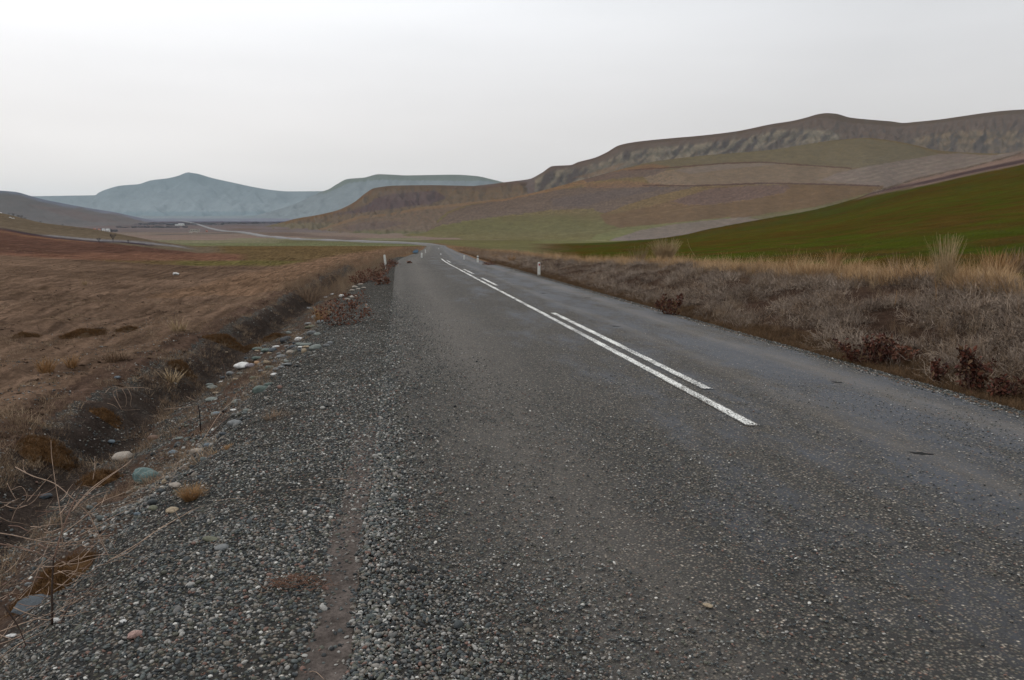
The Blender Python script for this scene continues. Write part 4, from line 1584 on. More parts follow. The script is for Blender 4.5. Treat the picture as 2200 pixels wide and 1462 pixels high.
# ------------------------------------------------------------------ stones one can pick out
STONE_COL = {'grey': (.16, .165, .165), 'slate': (.055, .065, .075), 'dark': (.028, .030, .034), 'green': (.105, .135, .118), 'grey-green': (.15, .165, .15),
             'white': (.58, .57, .55), 'tan': (.32, .25, .17), 'beige': (.29, .25, .21), 'turquoise': (.085, .135, .13), 'pink': (.34, .22, .19), 'olive': (.13, .13, .09),
             'lilac': (.22, .20, .215), 'reddish brown': (.14, .085, .06), 'orange-tan': (.36, .22, .12), 'bluish grey': (.12, .15, .175)}


def stone_material(name, col, veins=False):
    m, nt, b = new_mat('stone_' + name.replace(' ', '_').replace('-', '_'))
    t = N(nt, 'ShaderNodeTexCoord')
    n1 = noise_n(nt, t.outputs['Object'], 1.6, 6, .6)
    n2 = noise_n(nt, t.outputs['Object'], 14, 4, .6)
    f = math_n(nt, 'MULTIPLY', maprange(nt, n1.outputs['Fac'], .3, .7, .6, 1.35), maprange(nt, n2.outputs['Fac'], .3, .7, .72, 1.28))
    v = N(nt, 'ShaderNodeVectorMath', operation='SCALE')
    v.inputs[0].default_value = col
    L(nt, f, v.inputs['Scale'])
    c = v.outputs[0]
    if veins:
        w = N(nt, 'ShaderNodeTexWave')
        w.inputs['Scale'].default_value = .45
        w.inputs['Distortion'].default_value = 14
        w.inputs['Detail'].default_value = 4
        L(nt, t.outputs['Object'], w.inputs['Vector'])
        c = mix_n(nt, maprange(nt, w.outputs['Fac'], .86, .99, 0, .35), c, (.30, .32, .29))
    L(nt, c, b.inputs['Base Color'])
    b.inputs['Roughness'].default_value = .75
    b.inputs['Specular IOR Level'].default_value = .3
    bp = N(nt, 'ShaderNodeBump')
    bp.inputs['Strength'].default_value = .35
    bp.inputs['Distance'].default_value = .05
    L(nt, n2.outputs['Fac'], bp.inputs['Height'])
    L(nt, bp.outputs[0], b.inputs['Normal'])
    return m


stone_mats = {k: stone_material(k, c, k == 'turquoise') for k, c in STONE_COL.items()}
stone_shapes = [stone_mesh('river_stone', s, 3, sq, .13) for s, sq in ((41, (1, .8, .6)), (42, (1, .7, .55)), (43, (1, .9, .7)), (44, (1, .62, .5)), (45, (1, .85, .5)))]
stone_block = [stone_mesh('angular_rock', s, 2, (1, .8, .55), .10, True) for s in (51, 52, 53)]


def stone(p, y, w, h, colour, label, group=None, block=False, sink=.22, rot=None, name='river_stone', cat='stone'):
    P, D = hit(p, y + h * .30)
    k = D / FPX
    sx = w * .58 * k
    sz = max(h * .70 * k, sx * .38)
    src = (stone_block if block else stone_shapes)[rnd.randrange(3 if block else 5)]
    me = src.copy()
    me.materials.clear()
    me.materials.append(stone_mats[colour])
    o = obj(name, me)
    o.location = (P.x, P.y, P.z + sz * (.5 - sink))
    o.scale = (sx, sx * (.75 + .3 * rnd.random()), sz)
    o.rotation_euler = (rnd.uniform(-.2, .2), rnd.uniform(-.15, .15), (rnd.uniform(-.5, .5) if rot is None else rot))
    tag(o, label, cat, group)
    return o


def a4(X_, Y_, W, Hh):       # readings taken from a 4.3x enlargement of (400,560)
    return 400 + X_ / 4.3, 560 + Y_ / 4.3, W / 4.3, Hh / 4.3


def b4(X_, Y_, W, Hh):       # 3.847x enlargement of (150,700)
    return 150 + X_ / 3.847, 700 + Y_ / 3.847, W / 3.847, Hh / 3.847


def c4(X_, Y_, W, Hh):       # 2.6x enlargement of (0,900)
    return X_ / 2.602, 900 + Y_ / 2.602, W / 2.602, Hh / 2.602


named_stones = [
    (a4, 925, 730, 105, 75, 'dark', 'black boulder at the top of the stone heap beside the shoulder'),
    (a4, 1045, 725, 85, 58, 'white', 'white stone just right of the black boulder in the heap'),
    (a4, 1075, 772, 135, 48, 'grey-green', 'long grey-green stone below the white stone of the heap'),
    (a4, 1160, 665, 80, 70, 'grey', 'upright grey stone at the upper end of the heap, below the leafy bush'),
    (a4, 1150, 612, 95, 50, 'olive', 'olive stone behind the upright grey stone, highest of the heap'),
    (a4, 830, 795, 68, 34, 'white', 'small pinkish white stone above the row of green cobbles'),
    (a4, 655, 812, 95, 38, 'green', 'flat green cobble at the left end of the upper row of the heap'),
    (a4, 738, 825, 92, 50, 'green', 'flat green cobble in the middle of the upper row, touching a slate one'),
    (a4, 800, 825, 72, 42, 'slate', 'dark slate cobble right of the flat green cobbles'),
    (a4, 650, 898, 85, 42, 'green', 'single green cobble lying left of the orange-tan stones'),
    (a4, 655, 945, 52, 46, 'orange-tan', 'round orange-tan stone at the end of the big white stone'),
    (a4, 745, 935, 62, 50, 'tan', 'tan stone in the middle of the heap between green ones'),
    (a4, 970, 845, 85, 52, 'beige', 'pale beige stone in the upper right of the heap'),
    (a4, 1090, 835, 46, 60, 'tan', 'upright tan stone at the right of the heap'),
    (a4, 1195, 800, 105, 62, 'grey-green', 'broad grey-green stone half buried at the gravel edge, right end of the heap'),
    (a4, 520, 962, 130, 80, 'white', 'big white rock left of the heap, largest white stone by the ditch'),
    (a4, 590, 968, 90, 48, 'lilac', 'lilac-grey pointed rock leaning on the big white rock'),
    (a4, 410, 1040, 80, 52, 'grey', 'grey stone below and left of the big white rock'),
    (a4, 640, 1080, 105, 52, 'olive', 'long olive-grey stone below the heap, above the green boulder'),
    (a4, 780, 985, 98, 56, 'green', 'diamond-shaped green stone at the lower edge of the heap'),
    (a4, 842, 1000, 82, 50, 'grey', 'grey stone right of the diamond-shaped green one'),
    (a4, 690, 1185, 150, 110, 'green', 'large green boulder half sunk in the gravel slope below the heap'),
    (a4, 770, 1140, 90, 45, 'green', 'dark green rock tail against the right of the large green boulder'),
    (b4, 1365, 800, 105, 85, 'grey', 'square grey stone among dry grass, above the stake and to its right'),
    (b4, 905, 928, 62, 32, 'grey-green', 'small grey-green stone left of the foot of the stake'),
    (b4, 855, 1042, 84, 38, 'bluish grey', 'bluish grey flat stone right of the round tan stone'),
    (b4, 1060, 1030, 120, 80, 'beige', 'beige-brown stone below the stake on the gravel edge'),
    (b4, 1140, 985, 60, 48, 'bluish grey', 'small bluish stone against the right end of the beige-brown stone'),
    (b4, 437, 1075, 145, 82, 'beige', 'round tan stone up and left of the turquoise boulder'),
    (b4, 635, 1222, 222, 200, 'turquoise', 'round turquoise boulder with pale veins, largest stone in the ditch'),
    (b4, 780, 1285, 42, 52, 'tan', 'little upright tan stone right of the turquoise boulder'),
    (b4, 870, 1312, 95, 50, 'beige', 'beige stone half hidden behind the orange straw tuft'),
    (b4, 390, 425, 46, 32, 'bluish grey', 'lone pale blue-green stone in the grass far left of the stake'),
    (b4, 345, 955, 62, 42, 'bluish grey', 'bluish stone in the dark gravel above the round tan stone'),
    (b4, 690, 922, 95, 62, 'reddish brown', 'reddish brown stone left of the foot of the stake'),
    (b4, 1220, 722, 75, 24, 'bluish grey', 'thin blue-grey stone right of the top of the stake'),
    (b4, 1270, 890, 62, 42, 'slate', 'dark stone right of the stake below the square grey stone'),
    (c4, 1180, 668, 90, 34, 'olive', 'olive stone sunk in the shoulder gravel below the orange straw tuft'),
    (c4, 1240, 716, 72, 34, 'grey', 'flat dusty grey stone just below the olive one in the gravel'),
    (c4, 770, 530, 42, 26, 'bluish grey', 'small bluish stone below the turquoise boulder'),
    (c4, 858, 496, 56, 36, 'olive', 'dark olive stone below the turquoise boulder, right of the bluish one'),
    (c4, 965, 508, 72, 36, 'tan', 'tan stone at the gravel edge below the orange straw tuft'),
    (c4, 255, 430, 62, 40, 'slate', 'slate stone behind the stems of the dead shrub'),
    (c4, 315, 1122, 50, 44, 'white', 'chalk-white lump at the foot of the dead shrub'),
    (c4, 160, 922, 42, 30, 'grey', 'small grey stone on the rust moss behind the dead shrub'),
    (c4, 690, 1130, 32, 24, 'white', 'little cream stone just above the pink stone'),
    (c4, 65, 1210, 52, 30, 'white', 'pale stone at the far left edge below the dead shrub'),
]
for f, X_, Y_, W, Hh, colr, lab in named_stones:
    p_, y_, w_, h_ = f(X_, Y_, W, Hh)
    stone(p_, y_, w_, h_, colr, lab)
stone(*c4(200, 1028, 210, 62), 'slate', 'long dark flat rock lying on the rust moss behind the dead shrub', block=True, name='flat_rock')
stone(*c4(762, 1196, 92, 78), 'pink', 'flat angular pink stone lying on the gravel in the foreground', block=True, name='flat_rock', rot=.6)
stone(1521, 1300, 20, 9, 'tan', 'single light orange pebble on the dark road in the foreground', name='pebble', sink=.2)
stone(378, 588, 15, 9, 'white', 'white rock lying alone in the brown field on the left', block=True, name='field_rock')
small = {'grey': [(1240, 560, 70, 45), (1130, 580, 70, 38), (1295, 782, 58, 42), (880, 885, 80, 42), (925, 955, 90, 36), (1140, 440, 52, 34), (880, 980, 60, 34), (500, 1290, 60, 36), (1190, 520, 56, 48), (700, 1015, 60, 30), (930, 790, 50, 30),
                  (1330, 760, 50, 36), (860, 860, 50, 34)],
         'slate': [(990, 795, 72, 44), (920, 890, 62, 42), (840, 935, 82, 42), (335, 1080, 48, 32), (1055, 830, 50, 30), (720, 790, 50, 28), (560, 900, 44, 26), (1000, 760, 40, 28)],
         'grey-green': [(1215, 680, 64, 38), (215, 1145, 72, 32), (240, 1167, 92, 26), (230, 1277, 104, 36), (270, 1410, 74, 42), (950, 665, 60, 34), (1130, 770, 60, 34), (500, 1040, 60, 30), (925, 930, 60, 34), (560, 1380, 70, 36), (460, 1300, 80, 36)],
         'white': [(1060, 800, 52, 25), (700, 855, 28, 18), (690, 1015, 44, 22), (810, 1050, 54, 27), (325, 1120, 42, 22), (440, 1380, 62, 26), (1290, 340, 34, 14), (530, 1405, 26, 18), (1440, 325, 54, 36), (1350, 310, 30, 16), (1030, 940, 20, 16)],
         'tan': [(1105, 795, 62, 34), (655, 832, 42, 16), (455, 1095, 62, 30), (280, 1220, 70, 26), (770, 855, 42, 30), (370, 845, 30, 16), (730, 1030, 50, 26), (610, 1110, 44, 24)]}
small_lab = {'grey': 'small rounded plain grey cobble packed in the stone heap by the shoulder',
             'slate': 'small dark slate-coloured cobble, one of those filling the gaps of the stone heap',
             'grey-green': 'small grey-green cobble, one of those strewn along the slope of the stone heap',
             'white': 'little white pebble-sized stone scattered along the slope of the stone heap',
             'tan': 'small tan cobble, one of those scattered through the stone heap by the shoulder'}
for colr, L_ in small.items():
    for q_ in L_:
        p_, y_, w_, h_ = a4(*q_)
        stone(p_, y_, w_, h_, colr, small_lab[colr], 'small %s cobbles of the stone heap' % colr)
for q_ in [(1560, 243, 54, 32), (1610, 220, 50, 30), (1535, 275, 44, 22), (1590, 262, 40, 20), (1490, 355, 50, 30), (1545, 330, 60, 24), (1640, 250, 40, 20)]:
    p_, y_, w_, h_ = a4(*q_)
    stone(p_, y_, w_, h_, 'beige', 'pale stone of the small far pile between the two leafy bushes on the left verge', 'pale stones of the far pile')

# ------------------------------------------------------------------ moss mounds
M_moss = simple('rust_brown_moss', (.098, .052, .022), .95, .1, .45, 14.0, .9, 70.0, .03)
M_mossd = simple('dark_brown_moss', (.06, .036, .018), .95, .1, .4, 14.0, .9, 70.0, .03)


def mound(p, y, w, h, mat, label, depth=None):
    P, D = hit(p, y + h * .25)
    k = D / FPX
    a = w * .5 * k
    bq = (depth or 1.1) * a
    hh = min(max(h * k * .38, .02), .22)
    nr, nc = 14, 34
    V = []
    for i in range(nr):
        r = i / (nr - 1)
        for j in range(nc):
            t = 2 * math.pi * j / nc
            wob = 1 + .22 * float(perlin(np.array(math.cos(t) * 1.3 + p), np.array(math.sin(t) * 1.3 + y), 3)) * 1.6
            xx = P.x + math.cos(t) * a * r * wob
            yy = P.y + math.sin(t) * bq * r * wob
            V.append((xx - P.x, yy - P.y, (1 - r ** 2) ** 1.1 * hh - .03 * r))
    V = np.array(V)
    gz = H(V[:, 0] + P.x, V[:, 1] + P.y)
    V[:, 2] += gz - P.z + .012 * fbm((V[:, 0] + P.x) / .07, (V[:, 1] + P.y) / .07, 2, 7)
    me = mesh_from('moss_mound', V, grid_faces(nr, nc, wrap=True))
    o = obj('moss_mound', me, mat, loc=P)
    tag(o, label, 'moss')
    rim = np.linspace(0, 1, 1)
    MOUNDS.append((P.x, P.y, a, bq, hh))
    return o


MOUNDS = []
mound(98, 962, 125, 48, M_moss, 'rust-brown moss mound near the left edge, above the dead shrub')
mound(215, 1018, 95, 40, M_moss, 'rust-brown moss patch just left of the turquoise boulder')
mound(120, 1232, 190, 90, M_moss, 'broad rust-brown moss patch behind the base of the dead shrub')
mound(225, 888, 70, 26, M_moss, 'brown moss mound in the ditch between the far stone and the rust mounds')
mound(480, 726, 95, 30, M_mossd, 'dark brown mossy patch in the ditch left of the stone heap')
mound(588, 720, 55, 16, M_mossd, 'small dark moss patch right beside the black boulder')
mound(535, 780, 30, 20, M_mossd, 'moss patch against the left side of the big white rock')
mound(55, 718, 62, 12, M_mossd, 'leftmost dark moss hummock in the brown field')
mound(180, 715, 95, 24, M_mossd, 'largest dark moss hummock in the brown field, next to black earth')
mound(272, 706, 50, 15, M_mossd, 'rightmost moss hummock of the row in the brown field')
mound(540, 745, 60, 20, M_mossd, 'low moss patch between ditch and stone heap')
mound(390, 782, 60, 24, M_mossd, 'moss patch in the ditch bottom below the dry grass')
M_black = simple('black_earth', (.012, .010, .010), .95, .1, .4, 20, .8, 50, .04)
o = mound(208, 706, 42, 9, M_black, 'lump of black earth on the largest moss hummock in the field')
o.name = 'earth_clod'
o['category'] = 'clod'
# short mossy blades over mounds
xs, ys, zs = [], [], []
for (mx_, my_, a, bq, hh) in MOUNDS[:-1]:
    n = int(min(900, 260 * a * bq / .06)) if a < 1 else 500
    t = rs.rand(n) * 6.283
    r = np.sqrt(rs.rand(n)) * .95
    xs.append(mx_ + np.cos(t) * r * a)
    ys.append(my_ + np.sin(t) * r * bq)
    zs.append(H(xs[-1], ys[-1]) + (1 - r ** 2) ** 1.1 * hh - .03 * r)
xs, ys, zs = map(np.concatenate, (xs, ys, zs))
n = len(xs)
fuzz = [tuft_mesh('moss_blades', 26, .045, .010, .040, .9, .0018, s, 1, .3) for s in (61, 62)]
M_fuzz = inst_mat('moss_blades', [(0, (.12, .06, .022)), (.5, (.085, .045, .02)), (1, (.16, .085, .035))], .9, .1, 'LINEAR', .2, 9)
s = .7 + .7 * rs.rand(n)
scatter('moss_fuzz', np.stack([xs, ys, zs - .003], 1), up_rot(n, .3), np.stack([s] * 3, 1), rs.randint(0, 2, n), fuzz, M_fuzz, 'short rust-brown blades growing out of the moss mounds')

# ------------------------------------------------------------------ grass tussocks one can pick out
def tussock(p, y, hpx, wpx, n, mat, label, cat='grass tussock', lean=.3, group=None, name='grass_tussock', wid=.0060, curl=.6):
    P, D = hit(p, y)
    k = D / FPX
    hh = hpx * k
    ww = wpx * k
    me = tuft_mesh(name, n, ww * .22, hh * .45, hh * 1.05, lean, max(wid, .0), rnd.randrange(9999), 5, curl, .04)
    o = obj(name, me, mat, loc=(P.x, P.y, P.z - .01))
    tag(o, label, cat, group)
    return o


M_straw1 = simple('straw_blades', (.34, .25, .15), .9, .1, .25, 30)
M_straw2 = simple('orange_straw', (.29, .17, .08), .9, .1, .25, 30)
M_straw3 = simple('brown_straw', (.22, .15, .10), .9, .1, .25, 30)
tussock(2028, 608, 108, 60, 190, M_straw1, 'tallest pale straw tussock on top of the right bank, fanning upwards', lean=.24, wid=.0050, curl=.4)
tussock(1428, 565, 56, 58, 700, M_straw1, 'dense pale straw clump at the top of the bank left of the lone twig', lean=.45, wid=.009)
tussock(1372, 563, 42, 60, 160, M_straw3, 'thin brown clump just left of the dense pale straw clump', lean=.5)
tussock(1792, 576, 48, 50, 170, M_straw2, 'orange straw clump on the bank top, left of the tallest tussock', lean=.5)
tussock(1702, 590, 62, 26, 45, M_straw2, 'slim upright straw tuft near the middle of the bank top', lean=.25)
tussock(1930, 600, 60, 60, 130, M_straw3, 'loose brown clump immediately left of the tallest tussock', lean=.5)
tussock(2140, 600, 74, 95, 300, M_straw2, 'wide orange-brown clump at the right edge of the bank top', lean=.5)
tussock(2185, 585, 60, 60, 160, M_straw3, 'brown clump cut by the right edge of the picture, on the bank top', lean=.5)
tussock(1560, 578, 30, 95, 320, M_straw1, 'flattened pale straw clump drooping over the bank top right of the lone twig', lean=1.4)
tussock(1170, 557, 16, 40, 120, M_straw3, 'small straw clump on the bank just right of the red-marked post', lean=.6)
tussock(1100, 560, 16, 30, 120, M_straw2, 'small orange clump at the far end of the right bank', lean=.6)
tussock(412, 1072, 48, 60, 520, M_straw2, 'bright orange straw tuft on the gravel edge right of the turquoise boulder', lean=.8, wid=.0014)
tussock(648, 992, 13, 85, 700, M_straw1, 'flat pale straw patch lying on the shoulder gravel', lean=2.6, wid=.0012, curl=.2)
tussock(500, 960, 16, 70, 500, M_straw2, 'low orange straw patch above the beige-brown stone on the slope', lean=1.6, wid=.0013)
tussock(540, 952, 12, 34, 260, M_straw2, 'tiny orange straw patch right of the longer one on the slope', lean=1.6, wid=.0013)
tussock(470, 972, 14, 40, 260, M_straw2, 'small straw patch between the beige-brown stone and the longer straw patch', lean=1.4, wid=.0013)
tussock(100, 800, 40, 60, 120, M_straw2, 'rusty grass clump at the left of the near field edge', lean=.5)
tussock(155, 790, 34, 40, 90, M_straw2, 'rusty grass clump right beside the leftmost one at the field edge', lean=.5)
tussock(250, 775, 34, 90, 200, M_straw3, 'greyish dry grass clump in the middle of the near field edge', lean=.7)
tussock(385, 712, 40, 60, 100, M_straw1, 'tall thin straw clump at the field edge above the ditch', lean=.6)
tussock(370, 820, 40, 60, 60, M_straw1, 'straw clump left of the stake near the ditch bottom', lean=.8)
tussock(660, 650, 50, 70, 130, M_straw3, 'brown grass clump in the ditch left of the leafy bush', lean=.5)
tussock(690, 690, 40, 50, 120, M_straw2, 'rust grass clump between the stone heap and the leafy bush', lean=.5)
tussock(182, 612, 14, 16, 60, M_straw1, 'lone straw tuft standing in the brown field at left', lean=.6)
tussock(590, 900, 40, 80, 200, M_straw3, 'fine dry grass spread over the slope below the large green boulder', lean=1.2, wid=.0012)

# ------------------------------------------------------------------ twigs, stems
M_twig = simple('bleached_twig', (.33, .235, .175), .85, .15, .3, 25)
M_twigd = simple('dark_stem', (.055, .038, .030), .85, .15, .3, 25)
M_twigm = simple('brown_twig', (.17, .105, .08), .85, .15, .3, 25)


def stems(name, label, base_px, lines, base_D=None, cat='shrub', group=None, extra=None):
    """lines: list of (part name, material, r0, r1, [(px,py,dD)...])"""
    P, D = hit(*base_px)
    D = base_D or D
    root = empty(name, P)
    tag(root, label, cat, group)
    for (pn, mat, r0, r1, pts) in lines:
        W = []
        for (a, b_, dd) in pts:
            q_ = unproj(a, b_, D + dd)
            z = float(H(q_[0], q_[1])) + r0
            W.append(Vector((q_[0] - P.x, q_[1] - P.y, max(q_[2], z) - P.z)))
        # smooth
        Q = []
        for i in range(len(W) - 1):
            p0 = W[max(i - 1, 0)]
            p1, p2 = W[i], W[i + 1]
            p3 = W[min(i + 2, len(W) - 1)]
            for kk in range(4):
                t = kk / 4
                Q.append(.5 * ((2 * p1) + (-p0 + p2) * t + (2 * p0 - 5 * p1 + 4 * p2 - p3) * t * t + (-p0 + 3 * p1 - 3 * p2 + p3) * t ** 3))
        Q.append(W[-1])
        MB().tube(Q, r0, r1, 5).build(pn, mat, root, True)
    return root


def z2(*pts):       # readings from the 2.602x enlargement of (0,900)
    return [(a / 2.602, 900 + b_ / 2.602, d) for a, b_, d in pts]


T, B_ = 'twig', 'branch'
lines = [
    ('stem', M_twigd, .006, .004, z2((292, 1160, 0), (292, 1050, 0), (290, 960, 0), (295, 870, .02), (300, 770, .03))),
    ('stem', M_twigm, .004, .0022, z2((300, 790, .03), (325, 700, .06), (350, 620, .1), (385, 530, .15), (430, 430, .2))),
    (B_, M_twig, .0028, .001, z2((400, 520, .15), (480, 430, .25), (590, 340, .4), (680, 275, .55), (740, 225, .65))),
    (B_, M_twig, .0025, .001, z2((410, 500, .15), (500, 400, .25), (600, 325, .4), (700, 262, .5), (735, 235, .6))),
    (B_, M_twig, .0022, .001, z2((350, 640, .1), (460, 560, .2), (560, 470, .35), (680, 420, .5), (760, 380, .6))),
    (B_, M_twig, .0022, .001, z2((330, 720, .1), (430, 660, .15), (540, 600, .25), (640, 545, .4), (760, 490, .5))),
    (B_, M_twig, .0026, .0012, z2((85, 270, .3), (180, 320, .28), (300, 360, .24), (400, 440, .2), (440, 480, .2), (500, 540, .2), (550, 640, .2), (600, 745, .2))),
    (B_, M_twig, .0024, .0012, z2((430, 475, .2), (500, 540, .22), (530, 620, .22), (570, 700, .22), (610, 770, .2))),
    (B_, M_twig, .0026, .001, z2((0, 640, .1), (90, 655, .1), (200, 680, .1), (330, 695, .1), (480, 680, .15), (580, 665, .2))),
    (B_, M_twigm, .003, .001, z2((0, 700, .0), (100, 718, 0), (200, 745, 0), (300, 790, .0), (430, 800, .1))),
    (B_, M_twig, .0024, .001, z2((300, 960, 0), (370, 910, .05), (430, 840, .1), (440, 770, .15))),
    (B_, M_twig, .0024, .001, z2((300, 870, 0), (370, 850, .05), (440, 860, .1), (510, 875, .15))),
    (B_, M_twig, .0024, .001, z2((290, 900, 0), (250, 860, 0), (235, 800, 0), (270, 700, .05))),
    (B_, M_twig, .0022, .001, z2((155, 1000, 0), (180, 940, 0), (205, 870, 0), (230, 820, .02), (330, 740, .05), (400, 690, .1))),
    (B_, M_twig, .0024, .001, z2((330, 830, .05), (420, 790, .1), (520, 765, .15), (640, 760, .25), (760, 780, .35))),
    (B_, M_twig, .0026, .001, z2((600, 800, .3), (700, 740, .4), (800, 680, .5), (900, 610, .65), (1000, 555, .8), (1100, 500, .95), (1140, 488, 1.0))),
    (B_, M_twig, .0024, .001, z2((610, 790, .3), (720, 745, .4), (830, 655, .55), (940, 590, .7), (1080, 505, .9))),
    (B_, M_twig, .0022, .001, z2((970, 500, .8), (1000, 555, .8), (1025, 600, .8), (1045, 612, .8))),
    (B_, M_twigd, .004, .0016, z2((260, 1260, -.1), (330, 1170, -.05), (350, 1120, 0), (400, 1030, .05), (480, 995, .1), (600, 950, .2), (730, 900, .35), (850, 885, .5))),
    (B_, M_twig, .0022, .001, z2((730, 905, .35), (780, 935, .35), (850, 952, .4), (920, 945, .45))),
    (B_, M_twig, .0026, .001, z2((0, 1190, -.3), (110, 1150, -.25), (230, 1110, -.15), (340, 1060, -.1), (440, 1010, 0))),
    (B_, M_twig, .0026, .001, z2((0, 1260, -.3), (80, 1230, -.3), (180, 1180, -.2), (300, 1110, -.1))),
    (B_, M_twig, .003, .0012, z2((75, 1055, -.1), (130, 1080, -.1), (210, 1105, -.1))),
    (B_, M_twigd, .0045, .002, z2((20, 1040, -.3), (70, 1110, -.3), (110, 1180, -.3), (145, 1270, -.3))),
    (B_, M_twig, .0024, .001, z2((0, 1340, -.4), (60, 1290, -.4), (140, 1240, -.35), (240, 1190, -.2))),
    (B_, M_twig, .0022, .001, z2((350, 610, .1), (330, 480, .12), (310, 360, .15), (290, 220, .2), (285, 120, .25))),
    (B_, M_twig, .0022, .001, z2((65, 570, .3), (95, 500, .3), (150, 440, .3), (120, 380, .3), (60, 400, .3))),
    (B_, M_twig, .0022, .001, z2((130, 230, .6), (135, 290, .6), (180, 320, .5))),
    (B_, M_twig, .002, .0009, z2((520, 340, .4), (530, 270, .45), (530, 210, .5))),
    (B_, M_twig, .002, .0009, z2((470, 375, .3), (520, 385, .35), (570, 375, .4))),
    (B_, M_twig, .0022, .001, z2((350, 700, .1), (345, 620, .1), (348, 520, .12))),
    (B_, M_twig, .002, .0009, z2((40, 360, .5), (70, 420, .5), (90, 450, .5))),
]
# finer side twigs
r2 = random.Random(5)
more = []
for i in range(115):
    x0 = r2.uniform(-30, 560)
    y0 = r2.uniform(420, 1300)
    a = r2.uniform(-.9, .5)
    ln = r2.uniform(60, 210)
    pts = [(x0, y0, r2.uniform(-.2, .4))]
    for k_ in range(3):
        x0 += math.cos(a) * ln / 3
        y0 += math.sin(a) * ln / 3
        a += r2.uniform(-.4, .4)
        pts.append((x0, y0, pts[-1][2] + r2.uniform(-.05, .1)))
    more.append((T, M_twig if r2.random() < .7 else M_twigm, .0021, .0010, z2(*pts)))
stems('dead_shrub', 'leafless dead shrub with pale tangled twigs in the left foreground', (112, 1345), lines + more)

stems('dry_weed', 'dry weed with pale arching twigs hanging over, left of the stake', (268, 886), [
    ('stem', M_twig, .004, .002, [(262, 884, 0), (250, 860, 0), (243, 845, 0), (255, 836, 0), (300, 833, 0), (330, 838, 0)]),
    (B_, M_twig, .0035, .0015, [(262, 836, 0), (270, 850, 0), (272, 866, 0), (268, 876, 0)]),
    (B_, M_twig, .0035, .0015, [(250, 836, 0), (252, 850, 0), (256, 862, 0)]),
    (B_, M_twig, .0035, .0015, [(275, 836, 0), (282, 852, 0), (280, 870, 0), (284, 876, 0)]),
    (B_, M_twig, .0035, .0015, [(225, 845, 0), (240, 832, .1), (262, 833, .1), (300, 832, .1)]),
    (B_, M_twig, .003, .0015, [(230, 870, 0), (245, 880, 0), (262, 884, 0), (300, 880, 0)])])
stems('dry_weed', 'tall dry weed with thin branching stems above and right of the stake', (488, 868), [
    ('stem', M_twigm, .004, .002, [(490, 872, 0), (486, 840, 0), (484, 800, 0), (480, 782, 0)]),
    (B_, M_twigm, .003, .0015, [(492, 872, 0), (500, 840, 0), (500, 805, 0), (506, 790, 0)]),
    (B_, M_twigm, .003, .0015, [(486, 850, 0), (478, 826, 0), (477, 800, 0)]),
    (B_, M_twigm, .003, .0015, [(505, 822, 0), (515, 835, 0), (520, 855, 0), (522, 870, 0)])])
stems('fallen_stalk', 'long pale stalk leaning up from the beige-brown stone past the stake', (436, 948), [
    ('stem', M_twig, .005, .0018, [(436, 948, 0), (460, 908, .1), (480, 880, .2), (500, 862, .3), (508, 845, .4)]),
    (B_, M_twigm, .003, .0012, [(445, 944, 0), (480, 905, .2), (520, 880, .4), (560, 868, .6)])], cat='stalk')
stems('fallen_stalk', 'pale horizontal stalk lying across the ditch left of the stake top', (400, 880), [
    ('stem', M_twig, .005, .003, [(352, 880, 0), (380, 877, 0), (412, 874, 0)])], cat='stalk')
stems('fallen_stalk', 'short pale stalk lying above the top of the stake', (415, 862), [
    ('stem', M_twig, .006, .003, [(400, 852, 0), (412, 858, 0), (421, 864, 0)])], cat='stalk')
stems('straw_stalk', 'lone tall twig standing on the bank top beside the flattened straw clump', (1492, 552), [
    ('stem', M_straw1, .010, .004, [(1494, 552, 0), (1486, 540, 0), (1481, 530, 0), (1477, 515, 0)]),
    (B_, M_straw1, .006, .003, [(1484, 536, 0), (1480, 530, 0), (1475, 525, 0)])], cat='stalk')
stems('straw_stalk', 'thin straw stalk rising through the scrub right of the middle of the bank', (1925, 660), [
    ('stem', M_straw2, .006, .003, [(1922, 662, 0), (1925, 640, 0), (1927, 625, 0)]),
    (B_, M_straw2, .004, .002, [(1924, 650, 0), (1930, 640, 0)])], cat='stalk')
stems('straw_stalk', 'long straw stalk rising through the scrub below the tallest tussock', (2010, 650), [
    ('stem', M_straw2, .006, .003, [(2011, 652, 0), (2011, 620, 0), (2008, 596, 0)])], cat='stalk')
stems('straw_stalk', 'leaning straw stalk in the scrub near the right edge of the picture', (2172, 648), [
    ('stem', M_straw2, .006, .003, [(2172, 650, 0), (2160, 625, 0), (2148, 600, 0)])], cat='stalk')
# iron stake
P, D = hit(432, 934)
st = empty('stake', P)
tag(st, 'thin dark rusty stake standing in the ditch stones', 'stake')
k = D / FPX
MB().tube([(0, 0, -.05), (-.003, 0, .25 * 1), (-.006 - .008, 0, 66 * k)], .0075, .0065, 6).build('rod', simple('rusted_iron', (.022, .015, .013), .8, .3, .4, 30), st, True)
MB().tube([(0, 0, -.04), (0, 0, .03)], .011, .010, 6).build('foot', simple('rust', (.12, .055, .03), .9, .2, .4, 30), st, True)
